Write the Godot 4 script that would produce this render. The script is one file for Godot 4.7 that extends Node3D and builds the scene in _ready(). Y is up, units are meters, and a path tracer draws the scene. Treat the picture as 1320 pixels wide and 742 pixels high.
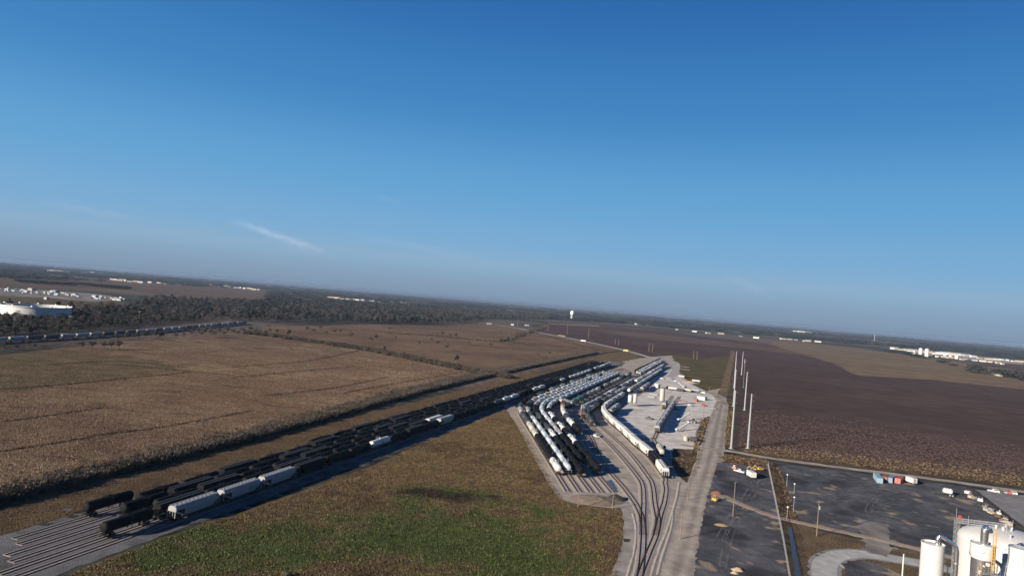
extends Node3D
# Aerial view of a rail yard in winter farmland. Units are metres, the camera hovers 72 m above the yard.

const CAM_H := 72.0
const FPX := 880.0
const TONE := 0.88            # scales every ground patch colour down to offset the raised exposure
var roll := atan(0.0833)
var pitch := deg_to_rad(1.103)
const YO := Vector2(-91.8, -199.0)          # origin of the straight yard's own axes
var YD := Vector2(sin(deg_to_rad(18.6)), -cos(deg_to_rad(18.6)))
var YR := Vector2(cos(deg_to_rad(18.6)), sin(deg_to_rad(18.6)))

var counts := {}
var M := {}
var rng := RandomNumberGenerator.new()
var n_big: FastNoiseLite
var n_mid: FastNoiseLite
var n_small: FastNoiseLite


class MB:
	# collects triangles; corners are given counter-clockwise as seen from outside
	var v := PackedVector3Array()
	var n := PackedVector3Array()
	var c := PackedColorArray()
	var i := PackedInt32Array()
	var tint := Color.WHITE
	var tinted := false

	func _put(p: Vector3, nn: Vector3) -> int:
		v.append(p); n.append(nn)
		if tinted: c.append(tint)
		return v.size() - 1

	func tri(a: Vector3, b: Vector3, d: Vector3) -> void:
		var nn := (b - a).cross(d - a)
		if nn.length_squared() < 1e-14: return
		nn = nn.normalized()
		var k := _put(a, nn); _put(b, nn); _put(d, nn)
		i.append_array(PackedInt32Array([k, k + 2, k + 1]))

	func quad(a: Vector3, b: Vector3, d: Vector3, e: Vector3) -> void:
		var nn := (b - a).cross(e - a)
		if nn.length_squared() < 1e-14: nn = (d - b).cross(e - b)
		nn = nn.normalized()
		var k := _put(a, nn); _put(b, nn); _put(d, nn); _put(e, nn)
		i.append_array(PackedInt32Array([k, k + 2, k + 1, k, k + 3, k + 2]))

	func box(ct: Vector3, s: Vector3, b := Basis()) -> void:
		var p := []
		for k in 8:
			p.append(ct + b * Vector3((0.5 if k & 1 else -0.5) * s.x, (0.5 if k & 2 else -0.5) * s.y, (0.5 if k & 4 else -0.5) * s.z))
		quad(p[4], p[5], p[7], p[6]); quad(p[1], p[0], p[2], p[3]); quad(p[5], p[1], p[3], p[7])
		quad(p[0], p[4], p[6], p[2]); quad(p[6], p[7], p[3], p[2]); quad(p[0], p[1], p[5], p[4])

	func bar(a: Vector3, b: Vector3, w: float, h: float) -> void:
		var d := b - a
		var l := d.length()
		if l < 1e-5: return
		d /= l
		var up := Vector3.UP if absf(d.y) < 0.95 else Vector3.RIGHT
		var x := up.cross(d).normalized()
		box((a + b) / 2.0, Vector3(w, h, l), Basis(x, d.cross(x), d))

	func tube(a: Vector3, b: Vector3, r0: float, r1: float, seg := 12, caps := true) -> void:
		var d := (b - a).normalized()
		var up := Vector3.UP if absf(d.y) < 0.95 else Vector3.RIGHT
		var x := up.cross(d).normalized()
		var y := d.cross(x)
		var k0 := v.size()
		for s in seg + 1:
			var t := TAU * s / seg
			var o := x * cos(t) + y * sin(t)
			_put(a + o * r0, o); _put(b + o * r1, o)
		for s in seg:
			var k := k0 + s * 2
			i.append_array(PackedInt32Array([k, k + 3, k + 2, k, k + 1, k + 3]))
		if caps:
			for s in seg:
				var t0 := TAU * s / seg
				var t1 := TAU * (s + 1) / seg
				var o0 := x * cos(t0) + y * sin(t0)
				var o1 := x * cos(t1) + y * sin(t1)
				if r1 > 0.001: tri(b, b + o0 * r1, b + o1 * r1)
				if r0 > 0.001: tri(a, a + o1 * r0, a + o0 * r0)

	# a body of revolution about the line from o along d: prof holds (distance along d, radius)
	func lathe(o: Vector3, d: Vector3, prof: Array, seg := 20) -> void:
		var up := Vector3.UP if absf(d.y) < 0.95 else Vector3.RIGHT
		var x := up.cross(d).normalized()
		var y := d.cross(x)
		for k in prof.size() - 1:
			var p: Vector2 = prof[k]
			var q: Vector2 = prof[k + 1]
			var e := (q - p).normalized()
			var k0 := v.size()
			var e0 := e
			var e1 := e
			if k > 0:
				var pe: Vector2 = (p - (prof[k - 1] as Vector2)).normalized()
				if pe.dot(e) > 0.75: e0 = (pe + e).normalized()
			if k + 2 < prof.size():
				var ne: Vector2 = ((prof[k + 2] as Vector2) - q).normalized()
				if ne.dot(e) > 0.75: e1 = (ne + e).normalized()
			for s in seg + 1:
				var t := TAU * s / seg
				var oo := x * cos(t) + y * sin(t)
				_put(o + d * p.x + oo * p.y, (oo * e0.x - d * e0.y).normalized())
				_put(o + d * q.x + oo * q.y, (oo * e1.x - d * e1.y).normalized())
			for s in seg:
				var j := k0 + s * 2
				i.append_array(PackedInt32Array([j, j + 3, j + 2, j, j + 1, j + 3]))

	func add_to(am: ArrayMesh, mat: Material) -> ArrayMesh:
		if v.size() == 0: return am
		var a := []
		a.resize(Mesh.ARRAY_MAX)
		a[Mesh.ARRAY_VERTEX] = v
		a[Mesh.ARRAY_NORMAL] = n
		if tinted: a[Mesh.ARRAY_COLOR] = c
		a[Mesh.ARRAY_INDEX] = i
		am.add_surface_from_arrays(Mesh.PRIMITIVE_TRIANGLES, a)
		am.surface_set_material(am.get_surface_count() - 1, mat)
		return am

	func mesh(mat: Material) -> ArrayMesh:
		return add_to(ArrayMesh.new(), mat)


# ---------- small helpers ----------
func gp(px: float, py: float, h := 0.0) -> Vector3:
	# the point at height h that lies behind a pixel of the photograph
	var u := px - 660.0
	var w := 371.0 - py
	var ur := u * cos(roll) - w * sin(roll)
	var vr := u * sin(roll) + w * cos(roll)
	var d := Vector3(ur, vr * cos(pitch) + FPX * sin(pitch), -FPX * cos(pitch) + vr * sin(pitch))
	var t := (CAM_H - h) / -d.y
	return Vector3(d.x * t, h, d.z * t)

func g2(px: float, py: float) -> Vector2:
	var p := gp(px, py)
	return Vector2(p.x, p.z)

func pl(a: Array) -> PackedVector2Array:
	# flat list of pixels -> ground outline
	var o := PackedVector2Array()
	for k in range(0, a.size(), 2): o.append(g2(a[k], a[k + 1]))
	return o

func yp(s: float, t: float) -> Vector2:
	return YO + YD * s + YR * t

func v3(p: Vector2, y := 0.0) -> Vector3:
	return Vector3(p.x, y, p.y)

func numbered(nm: String) -> String:
	counts[nm] = counts.get(nm, -1) + 1
	return nm if counts[nm] == 0 else "%s_%03d" % [nm, counts[nm]]

func obj(nm: String, mesh: Mesh, parent: Node = null) -> MeshInstance3D:
	var o := MeshInstance3D.new()
	o.mesh = mesh
	if parent == null:
		o.name = numbered(nm)
		add_child(o, true)
	else:
		o.name = nm
		parent.add_child(o, true)
	return o

func tag(o: Node, label: String, category: String, group := "") -> Node:
	o.set_meta("label", label)
	o.set_meta("category", category)
	if group != "": o.set_meta("group", group)
	return o

func struct(nm: String, mesh: Mesh) -> MeshInstance3D:
	var o := obj(nm, mesh)
	o.set_meta("kind", "structure")
	return o

func thing(nm: String, label: String, category: String, at := Vector3.ZERO, turn := 0.0, group := "") -> Node3D:
	var o := Node3D.new()
	o.name = numbered(nm)
	add_child(o, true)
	o.position = at
	o.rotation.y = turn
	tag(o, label, category, group)
	return o

func dup(src: Node3D, at: Vector3, turn: float, label := "", group := "") -> Node3D:
	var base := str(src.get_meta("base", src.name))
	var o: Node3D = src.duplicate()
	o.name = numbered(base)
	add_child(o, true)
	o.position = at
	o.rotation.y = turn
	if label != "": o.set_meta("label", label)
	if group != "": o.set_meta("group", group)
	return o

func lin(r: float, g: float, b: float) -> Color:
	return Color(r, g, b).linear_to_srgb()

func noise(freq: float, sd: int, oct := 3) -> FastNoiseLite:
	var n := FastNoiseLite.new()
	n.noise_type = FastNoiseLite.TYPE_SIMPLEX_SMOOTH
	n.seed = sd
	n.frequency = freq
	n.fractal_octaves = oct
	return n

func ntex(size: int, freq: float, sd: int, lo: float, hi: float, oct := 4, normal := false, kind := FastNoiseLite.TYPE_SIMPLEX_SMOOTH) -> NoiseTexture2D:
	var t := NoiseTexture2D.new()
	t.width = size
	t.height = size
	t.seamless = true
	t.noise = noise(freq, sd, oct)
	t.noise.noise_type = kind
	if normal:
		t.as_normal_map = true
		t.bump_strength = 6.0
	else:
		var g := Gradient.new()
		g.offsets = PackedFloat32Array([0.0, 0.25, 0.75, 1.0])
		g.colors = PackedColorArray([Color(lo, lo, lo), Color(lerpf(lo, hi, 0.2), lerpf(lo, hi, 0.2), lerpf(lo, hi, 0.2)), Color(lerpf(lo, hi, 0.8), lerpf(lo, hi, 0.8), lerpf(lo, hi, 0.8)), Color(hi, hi, hi)])
		t.color_ramp = g
	return t

# paint, metal and the like: base colour with a grain of its own in the thing's own axes
func paint(r: float, g: float, b: float, rough := 0.6, metal := 0.0, dirt: Texture2D = null, scale := 0.35) -> StandardMaterial3D:
	var m := StandardMaterial3D.new()
	m.albedo_color = lin(r, g, b)
	m.roughness = rough
	m.metallic = metal
	if dirt:
		m.albedo_texture = dirt
		m.uv1_triplanar = true
		m.uv1_scale = Vector3(scale, scale, scale)
	return m

# ground cover: vertex colours times two scales of mottling, with real relief in the bump
func cover(fine: Texture2D, fine_m: float, coarse: Texture2D, coarse_m: float, relief_cm: float, height: Texture2D) -> StandardMaterial3D:
	var m := StandardMaterial3D.new()
	m.vertex_color_use_as_albedo = true
	m.roughness = 1.0
	m.metallic_specular = 0.1
	m.albedo_texture = fine
	m.uv1_scale = Vector3(1.0 / fine_m, 1.0 / fine_m, 1.0)
	m.detail_enabled = true
	m.detail_albedo = coarse
	m.detail_blend_mode = BaseMaterial3D.BLEND_MODE_MUL
	m.detail_uv_layer = BaseMaterial3D.DETAIL_UV_2
	m.uv2_scale = Vector3(1.0 / coarse_m, 1.0 / coarse_m, 1.0)
	if relief_cm > 0.0:
		m.heightmap_enabled = true
		m.heightmap_texture = height
		m.heightmap_scale = relief_cm
	return m

func ragged(poly: PackedVector2Array, step: float, amp: float, sd := 0) -> PackedVector2Array:
	# an outline with the uneven edge that grass and gravel have
	var o := PackedVector2Array()
	for k in poly.size():
		var a := poly[k]
		var b := poly[(k + 1) % poly.size()]
		var cnt: int = clampi(int(a.distance_to(b) / step), 1, 160)
		for j in cnt:
			var p := a.lerp(b, float(j) / cnt)
			o.append(p + Vector2(n_small.get_noise_2d(p.x * 1.7 + sd, p.y * 1.7), n_small.get_noise_2d(p.x * 1.7, p.y * 1.7 + 300.0 + sd)) * amp * 2.0)
	return o

func patch_mesh(poly: PackedVector2Array, y: float, cell: float, colf: Callable, mat: Material) -> ArrayMesh:
	# a sheet cut into cells, so that its colour can change from place to place
	var lo := poly[0]
	var hi := poly[0]
	for p in poly:
		lo = lo.min(p)
		hi = hi.max(p)
	var nx := int(ceil((hi.x - lo.x) / cell)) + 1
	var nz := int(ceil((hi.y - lo.y) / cell)) + 1
	var inside := PackedByteArray()
	inside.resize((nx + 1) * (nz + 1))
	for b in nz + 1:
		for a in nx + 1:
			inside[b * (nx + 1) + a] = 1 if Geometry2D.is_point_in_polygon(lo + Vector2(a, b) * cell, poly) else 0
	var near := {}
	for k in poly.size():
		var a := poly[k]
		var b := poly[(k + 1) % poly.size()]
		var cnt := int(a.distance_to(b) / (cell * 0.5)) + 1
		for j in cnt + 1:
			var q := (a.lerp(b, float(j) / cnt) - lo) / cell
			near[Vector2i(int(floor(q.x)), int(floor(q.y)))] = true
	var v := PackedVector3Array()
	var n := PackedVector3Array()
	var c := PackedColorArray()
	var uv := PackedVector2Array()
	var idx := PackedInt32Array()
	var made := {}
	for b in nz:
		for a in nx:
			var key := Vector2i(a, b)
			if near.has(key):
				var o := lo + Vector2(a, b) * cell
				var sq := PackedVector2Array([o, o + Vector2(cell, 0), o + Vector2(cell, cell), o + Vector2(0, cell)])
				for piece in Geometry2D.intersect_polygons(sq, poly):
					var t := Geometry2D.triangulate_polygon(piece)
					var k0 := v.size()
					for p in piece:
						v.append(Vector3(p.x, y, p.y)); n.append(Vector3.UP); c.append(colf.call(p.x, p.y)); uv.append(p)
					for k in range(0, t.size(), 3):
						var pa: Vector2 = piece[t[k]]
						var pb: Vector2 = piece[t[k + 1]]
						var pc: Vector2 = piece[t[k + 2]]
						if (pb - pa).cross(pc - pa) < 0.0: idx.append_array(PackedInt32Array([k0 + t[k], k0 + t[k + 2], k0 + t[k + 1]]))
						else: idx.append_array(PackedInt32Array([k0 + t[k], k0 + t[k + 1], k0 + t[k + 2]]))
			elif inside[b * (nx + 1) + a]:
				var w := PackedInt32Array()
				for q in [Vector2i(a, b), Vector2i(a + 1, b), Vector2i(a + 1, b + 1), Vector2i(a, b + 1)]:
					if not made.has(q):
						var p: Vector2 = lo + Vector2(q) * cell
						made[q] = v.size()
						v.append(Vector3(p.x, y, p.y)); n.append(Vector3.UP); c.append(colf.call(p.x, p.y)); uv.append(p)
					w.append(made[q])
				idx.append_array(PackedInt32Array([w[0], w[1], w[2], w[0], w[2], w[3]]))
	var arr := []
	arr.resize(Mesh.ARRAY_MAX)
	arr[Mesh.ARRAY_VERTEX] = v
	arr[Mesh.ARRAY_NORMAL] = n
	for k in c.size(): c[k] = Color(c[k].r * TONE, c[k].g * TONE, c[k].b * TONE)
	arr[Mesh.ARRAY_COLOR] = c
	arr[Mesh.ARRAY_TEX_UV] = uv
	arr[Mesh.ARRAY_TEX_UV2] = uv
	arr[Mesh.ARRAY_INDEX] = idx
	var am := ArrayMesh.new()
	am.add_surface_from_arrays(Mesh.PRIMITIVE_TRIANGLES, arr)
	am.surface_set_material(0, mat)
	return am

func patch(nm: String, poly: PackedVector2Array, y: float, cell: float, colf: Callable, mat: Material) -> MeshInstance3D:
	return struct(nm, patch_mesh(poly, y, cell, colf, mat))

func mix3(a: Color, b: Color, t: float) -> Color:
	return a.lerp(b, clampf(t, 0.0, 1.0))

func ribbon(path: PackedVector2Array, w0: float, w1: float) -> PackedVector2Array:
	# outline of a strip along a path
	var l := PackedVector2Array()
	var r := PackedVector2Array()
	for k in path.size():
		var d := (path[mini(k + 1, path.size() - 1)] - path[maxi(k - 1, 0)]).normalized()
		var w := lerpf(w0, w1, float(k) / (path.size() - 1)) / 2.0
		var nn := Vector2(-d.y, d.x) * w
		l.append(path[k] + nn)
		r.append(path[k] - nn)
	r.reverse()
	l.append_array(r)
	return l

func smooth_path(p: PackedVector2Array, per := 8) -> PackedVector2Array:
	# Catmull-Rom through the given points
	var o := PackedVector2Array()
	for k in p.size() - 1:
		var a := p[maxi(k - 1, 0)]
		var b := p[k]
		var c := p[k + 1]
		var d := p[mini(k + 2, p.size() - 1)]
		for j in per:
			o.append(b.cubic_interpolate(c, a, d, float(j) / per))
	o.append(p[p.size() - 1])
	return o

func fillet(p: PackedVector2Array, tl: float, per := 10) -> PackedVector2Array:
	var o := PackedVector2Array([p[0]])
	for k in range(1, p.size() - 1):
		var l0 := p[k].distance_to(p[k - 1])
		var l1 := p[k].distance_to(p[k + 1])
		var t: float = minf(tl, minf(l0, l1) * 0.48)
		var a := p[k] + (p[k - 1] - p[k]).normalized() * t
		var b := p[k] + (p[k + 1] - p[k]).normalized() * t
		for j in per + 1:
			var f := float(j) / per
			o.append(a.lerp(p[k], f).lerp(p[k].lerp(b, f), f))
	o.append(p[p.size() - 1])
	return o

func path_len(p: PackedVector2Array) -> float:
	var l := 0.0
	for k in p.size() - 1: l += p[k].distance_to(p[k + 1])
	return l

func along(p: PackedVector2Array, s: float) -> Vector2:
	for k in p.size() - 1:
		var l := p[k].distance_to(p[k + 1])
		if s <= l or k == p.size() - 2: return p[k].lerp(p[k + 1], s / l)
		s -= l
	return p[p.size() - 1]

func scatter(nm: String, mesh: Mesh, list: Array, parent: Node = null) -> MultiMeshInstance3D:
	# list of [Transform3D, Color]
	var mm := MultiMesh.new()
	mm.transform_format = MultiMesh.TRANSFORM_3D
	mm.use_colors = true
	mm.mesh = mesh
	mm.instance_count = list.size()
	for k in list.size():
		mm.set_instance_transform(k, list[k][0])
		mm.set_instance_color(k, list[k][1])
	var o := MultiMeshInstance3D.new()
	o.multimesh = mm
	o.set_meta("kind", "stuff")
	if parent == null:
		o.name = numbered(nm)
		add_child(o, true)
	else:
		o.name = nm
		parent.add_child(o, true)
	return o


# ---------- light, air, camera ----------
func make_camera_and_light() -> void:
	var cam := Camera3D.new()
	cam.name = "camera"
	cam.transform = Transform3D(Basis(Vector3.RIGHT, pitch) * Basis(Vector3.BACK, roll), Vector3(0, CAM_H, 0))
	cam.fov = rad_to_deg(2.0 * atan(371.0 / FPX))
	cam.near = 1.0
	cam.far = 250000.0
	cam.current = true
	add_child(cam)
	var env := Environment.new()
	env.tonemap_mode = Environment.TONE_MAPPER_LINEAR
	env.tonemap_exposure = EXPOSURE
	env.background_mode = Environment.BG_SKY
	env.sky = Sky.new()
	env.sky.sky_material = make_sky()
	env.fog_enabled = true
	env.fog_mode = Environment.FOG_MODE_EXPONENTIAL
	env.fog_density = 0.000022
	env.fog_light_color = Color(0.72, 0.85, 1.0)
	env.sdfgi_enabled = true
	env.ssao_enabled = true
	env.ssil_enabled = true
	var we := WorldEnvironment.new()
	we.name = "world_environment"
	we.environment = env
	add_child(we)
	var sun := DirectionalLight3D.new()
	sun.name = "sun"
	sun.light_energy = 1.6
	sun.light_color = Color(1.0, 0.945, 0.87)
	sun.light_angular_distance = 0.5
	sun.shadow_enabled = true
	var az := deg_to_rad(52.0)
	var el := deg_to_rad(17.2)
	var towards := Vector3(sin(az) * cos(el), -sin(el), -cos(az) * cos(el))
	sun.basis = Basis.looking_at(towards, Vector3.UP)
	add_child(sun)

const EXPOSURE := 2.6

func make_sky() -> PanoramaSkyMaterial:
	# clear winter air: colour by height above the horizon, and three thin streaks of cirrus
	var stops := [[0.0, 129, 150, 173], [0.9, 134, 158, 183], [2.8, 140, 174, 202], [5.0, 124, 172, 211], [9.3, 101, 163, 211], [16.7, 67, 132, 193], [24.0, 48, 107, 174], [40.0, 34, 82, 148], [90.0, 24, 60, 122]]
	var w := 4096
	var h := 2048
	var img := Image.create(w, h, false, Image.FORMAT_RGBAF)
	for y in h:
		var el := 90.0 - (y + 0.5) / h * 180.0
		var c := Color8(56, 64, 78)      # under the horizon: hazy land beyond the built ground
		for k in stops.size() - 1:
			if el >= stops[k][0] and el <= stops[k + 1][0]:
				var f: float = (el - stops[k][0]) / (stops[k + 1][0] - stops[k][0])
				f = f * f * (3.0 - 2.0 * f) * 0.35 + f * 0.65
				c = Color8(stops[k][1], stops[k][2], stops[k][3]).lerp(Color8(stops[k + 1][1], stops[k + 1][2], stops[k + 1][3]), f)
		c = c.srgb_to_linear()
		img.fill_rect(Rect2i(0, y, w, 1), Color(c.r / EXPOSURE, c.g / EXPOSURE, c.b / EXPOSURE))
	var nn := noise(0.05, 31, 4)
	for st in [[296, 283, 412, 321, 0.15, 2.6], [340, 303, 430, 330, 0.03, 5.0], [48, 258, 172, 281, 0.045, 3.0], [440, 298, 640, 338, 0.03, 4.0], [930, 352, 990, 378, 0.03, 4.0], [478, 250, 520, 262, 0.03, 3.0]]:
		var a := sky_at(st[0], st[1], w, h)
		var b := sky_at(st[2], st[3], w, h)
		var d := b - a
		for y in range(int(minf(a.y, b.y)) - 24, int(maxf(a.y, b.y)) + 24):
			for x in range(int(a.x) - 24, mini(int(b.x) + 24, w)):
				var q := Vector2(x, y) - a
				var f := q.dot(d) / d.length_squared()
				var off := absf(q.cross(d.normalized()))
				if f < -0.1 or f > 1.1: continue
				var e: float = smoothstep(-0.1, 0.35, f) * (1.0 - smoothstep(0.7, 1.1, f)) * exp(-off * off / (st[5] * st[5]))
				e *= st[4] * 0.62 / EXPOSURE * (0.7 + 0.6 * nn.get_noise_2d(x * 1.5, y * 4.5))
				if e > 0.001:
					var c := img.get_pixel(x, y)
					img.set_pixel(x, y, Color(c.r + e * 1.5, c.g + e * 1.1, c.b + e * 0.9))
	var sm := PanoramaSkyMaterial.new()
	sm.panorama = ImageTexture.create_from_image(img)
	return sm

func sky_at(px: float, py: float, w: int, h: int) -> Vector2:
	var u := px - 660.0
	var q := 371.0 - py
	var vr := u * sin(roll) + q * cos(roll)
	var d := Vector3(u * cos(roll) - q * sin(roll), vr * cos(pitch) + FPX * sin(pitch), -FPX * cos(pitch) + vr * sin(pitch)).normalized()
	return Vector2(fposmod(atan2(d.x, -d.z) / TAU, 1.0) * w, (0.5 - asin(d.y) / PI) * h)


# ---------- materials ----------
func make_materials() -> void:
	var fine := ntex(512, 0.055, 1, 0.52, 1.0, 4)
	var coarse := ntex(512, 0.02, 2, 0.85, 1.0, 5)
	var rough := ntex(512, 0.07, 3, 0.0, 1.0, 4)
	var grav := ntex(512, 0.12, 4, 0.84, 1.0, 3)
	var dirt := ntex(256, 0.02, 5, 0.91, 1.0, 5)
	var grime := ntex(256, 0.03, 6, 0.74, 1.0, 5)
	M.grass = cover(fine, 23.0, coarse, 190.0, 7.0, rough)
	M.crop = cover(fine, 31.0, coarse, 310.0, 8.0, rough)
	M.gravel = cover(grav, 9.0, coarse, 70.0, 1.0, rough)
	M.slag = cover(fine, 14.0, coarse, 60.0, 3.0, rough)
	M.far = cover(fine, 340.0, coarse, 2600.0, 0.0, rough)
	M.concrete = cover(grav, 17.0, coarse, 45.0, 0.0, rough)
	M.bed = paint(0.21, 0.20, 0.195, 0.95, 0.0, fine, 0.12)
	M.bed.uv1_world_triplanar = true
	M.bed_tan = paint(0.43, 0.375, 0.32, 0.95, 0.0, fine, 0.12)
	M.bed_tan.uv1_world_triplanar = true
	M.rail = paint(0.06, 0.032, 0.024, 0.55, 0.3)
	M.tie = paint(0.17, 0.15, 0.14, 0.95)
	M.tie.vertex_color_use_as_albedo = true
	M.white = paint(0.43, 0.425, 0.41, 0.45, 0.0, dirt)
	M.cream = paint(0.38, 0.355, 0.30, 0.5, 0.0, grime)
	M.light_grey = paint(0.26, 0.265, 0.27, 0.5, 0.0, grime)
	M.silver = paint(0.33, 0.36, 0.385, 0.42, 0.0, dirt)
	M.black = paint(0.007, 0.007, 0.008, 0.7, 0.0, grime)
	M.dark_grey = paint(0.034, 0.035, 0.037, 0.55, 0.0, grime)
	M.brown = paint(0.10, 0.05, 0.038, 0.6, 0.0, grime)
	M.green = paint(0.03, 0.17, 0.12, 0.5, 0.0, grime)
	M.under = paint(0.014, 0.012, 0.011, 0.85)
	M.galv = paint(0.27, 0.285, 0.295, 0.45, 0.5, dirt)
	M.steel = paint(0.20, 0.212, 0.225, 0.5, 0.2, dirt)
	M.shiny = paint(0.66, 0.67, 0.68, 0.22, 0.95)
	M.yellow = paint(0.36, 0.22, 0.05, 0.5)
	M.orange = paint(0.34, 0.12, 0.04, 0.55)
	M.red = paint(0.33, 0.05, 0.035, 0.55, 0.0, dirt)
	M.rust = paint(0.20, 0.07, 0.045, 0.75, 0.0, grime)
	M.blue = paint(0.10, 0.16, 0.22, 0.5, 0.0, dirt)
	M.pale_blue = paint(0.17, 0.255, 0.32, 0.5, 0.0, dirt)
	M.wood = paint(0.17, 0.125, 0.09, 0.9, 0.0, grime, 0.8)
	M.tan = paint(0.30, 0.235, 0.16, 0.8, 0.0, dirt)
	M.glass = paint(0.015, 0.02, 0.03, 0.08)
	M.rubber = paint(0.02, 0.02, 0.02, 0.85)
	M.roof = paint(0.30, 0.30, 0.31, 0.8)
	M.roof_dark = paint(0.12, 0.11, 0.11, 0.85)
	M.lamp_white = paint(0.6, 0.6, 0.6, 0.4)
	M.bark = paint(0.06, 0.05, 0.042, 0.95)
	M.leaf = StandardMaterial3D.new()
	M.leaf.vertex_color_use_as_albedo = true
	M.leaf.roughness = 0.9
	M.leaf.metallic_specular = 0.2
	M.water = paint(0.05, 0.045, 0.04, 0.16)
	M.water.metallic_specular = 0.28
	M.black.metallic_specular = 0.2
	M.ochre = paint(0.22, 0.15, 0.075, 0.95)
	M.mesh_wire = paint(0.26, 0.27, 0.28, 0.6, 0.3)
	M.mesh_wire.transparency = BaseMaterial3D.TRANSPARENCY_ALPHA
	M.mesh_wire.albedo_color.a = 0.28


# ---------- the ground ----------
var col_field: Callable
var col_tri: Callable

func far_color(x: float, z: float) -> Color:
	var a := n_big.get_noise_2d(x * 0.18, z * 0.18)
	var b := n_mid.get_noise_2d(x * 0.03, z * 0.03)
	return mix3(Color(0.19, 0.15, 0.125), Color(0.07, 0.072, 0.06), smoothstep(-0.15, 0.25, a + b * 0.4))

func make_ground() -> void:
	# one sheet to the horizon
	var v := PackedVector3Array()
	var n := PackedVector3Array()
	var c := PackedColorArray()
	var uv := PackedVector2Array()
	var idx := PackedInt32Array()
	var rings := [0.0]
	var r := 40.0
	while r < 17000.0:
		rings.append(r)
		r *= 1.07
	var seg := 160
	for k in rings.size():
		for s in seg + 1:
			var t := TAU * s / seg
			var p := Vector2(sin(t), -cos(t)) * (rings[k] as float)
			v.append(Vector3(p.x, 0, p.y)); n.append(Vector3.UP); c.append(far_color(p.x, p.y)); uv.append(p)
	for k in rings.size() - 1:
		for s in seg:
			var a := k * (seg + 1) + s
			var b := a + seg + 1
			idx.append_array(PackedInt32Array([a, b, b + 1, a, b + 1, a + 1]))
	var arr := []
	arr.resize(Mesh.ARRAY_MAX)
	arr[Mesh.ARRAY_VERTEX] = v
	arr[Mesh.ARRAY_NORMAL] = n
	arr[Mesh.ARRAY_COLOR] = c
	arr[Mesh.ARRAY_TEX_UV] = uv
	arr[Mesh.ARRAY_TEX_UV2] = uv
	arr[Mesh.ARRAY_INDEX] = idx
	var am := ArrayMesh.new()
	am.add_surface_from_arrays(Mesh.PRIMITIVE_TRIANGLES, arr)
	am.surface_set_material(0, M.far)
	struct("ground", am)

	var brown := Color(0.27, 0.185, 0.126)
	var brown2 := Color(0.17, 0.11, 0.080)
	var straw := Color(0.345, 0.255, 0.165)
	var olive := Color(0.17, 0.142, 0.083)
	var olive_part := ragged(pl([-330, 540, 0, 503, 90, 496, 240, 477, 205, 466, 150, 457, 90, 452, 0, 455, -330, 490]), 8.0, 4.0)
	col_field = func(x: float, z: float) -> Color:
		var a := n_big.get_noise_2d(x * 1.3, z * 1.3)
		var b := n_mid.get_noise_2d(x, z)
		var k := mix3(brown, straw, 0.35 + a * 1.1 + b * 0.4)
		k = mix3(k, brown2, n_mid.get_noise_2d(x * 0.5 + 900.0, z * 2.2) * 1.5 + b * 0.5)
		return mix3(k, olive, 0.65 + b * 0.8) if Geometry2D.is_point_in_polygon(Vector2(x, z), olive_part) else k
	# the brown pasture beyond the long rows of cars, and the pasture behind the cross hedge
	patch("pasture", ragged(pl([-330, 760, 0, 655, 150, 612, 300, 577, 450, 540, 540, 512, 625, 489, 640, 484, 560, 468, 480, 452, 380, 437, 330, 432, 310, 428, 200, 436, 100, 447, 0, 457, -330, 500]), 12.0, 1.5), 0.03, 9.0, col_field, M.grass)
	var field2 := func(x: float, z: float) -> Color:
		return mix3(Color(0.30, 0.205, 0.135), Color(0.21, 0.14, 0.098), 0.4 + n_big.get_noise_2d(x, z) * 1.2 + n_mid.get_noise_2d(x * 0.3, z * 1.4) * 0.8)
	patch("pasture", ragged(pl([330, 432, 380, 437, 480, 452, 560, 468, 640, 484, 700, 474, 780, 454, 805, 451, 740, 437, 690, 428, 640, 420, 560, 420, 470, 418, 340, 421]), 15.0, 2.0), 0.03, 14.0, field2, M.grass)
	patch("pasture", ragged(pl([640, 488, 700, 478, 778, 456, 808, 452, 838, 465, 800, 472, 740, 480]), 6.0, 1.5), 0.036, 6.0, func(x, z): return mix3(Color(0.26, 0.18, 0.115), Color(0.22, 0.17, 0.085), 0.5 + n_mid.get_noise_2d(x, z) * 1.5), M.grass)
	patch("field", ragged(pl([-200, 345, 0, 354, 100, 358, 200, 365, 330, 374, 372, 380, 345, 386, 250, 381, 140, 372, 0, 374, -200, 372]), 60.0, 8.0), 0.05, 60.0, func(x, z): return mix3(Color(0.22, 0.15, 0.105), Color(0.17, 0.12, 0.09), 0.5 + n_big.get_noise_2d(x * 0.3, z * 0.3)), M.crop)
	patch("grass_lot", ragged(pl([-150, 378, 0, 380, 90, 381, 160, 387, 170, 400, 100, 404, 0, 400, -150, 398]), 20.0, 4.0), 0.06, 25.0, func(x, z): return mix3(Color(0.16, 0.14, 0.075), Color(0.2, 0.15, 0.1), 0.5 + n_mid.get_noise_2d(x * 0.4, z * 0.4) * 1.5), M.grass)
	patch("gravel_lot", ragged(pl([-150, 368, 0, 371, 60, 374, 130, 379, 165, 385, 120, 389, 60, 384, 0, 381, -150, 378]), 20.0, 3.0), 0.09, 30.0, func(x, z): return mix3(Color(0.30, 0.28, 0.27), Color(0.17, 0.15, 0.14), 0.5 + n_mid.get_noise_2d(x * 0.6, z * 0.6) * 1.8), M.gravel)

	# ploughed ground on the far side of the dirt road
	var mauve := Color(0.128, 0.086, 0.080)
	var mauve2 := Color(0.168, 0.114, 0.101)
	var gold := Color(0.34, 0.25, 0.16)
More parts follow.
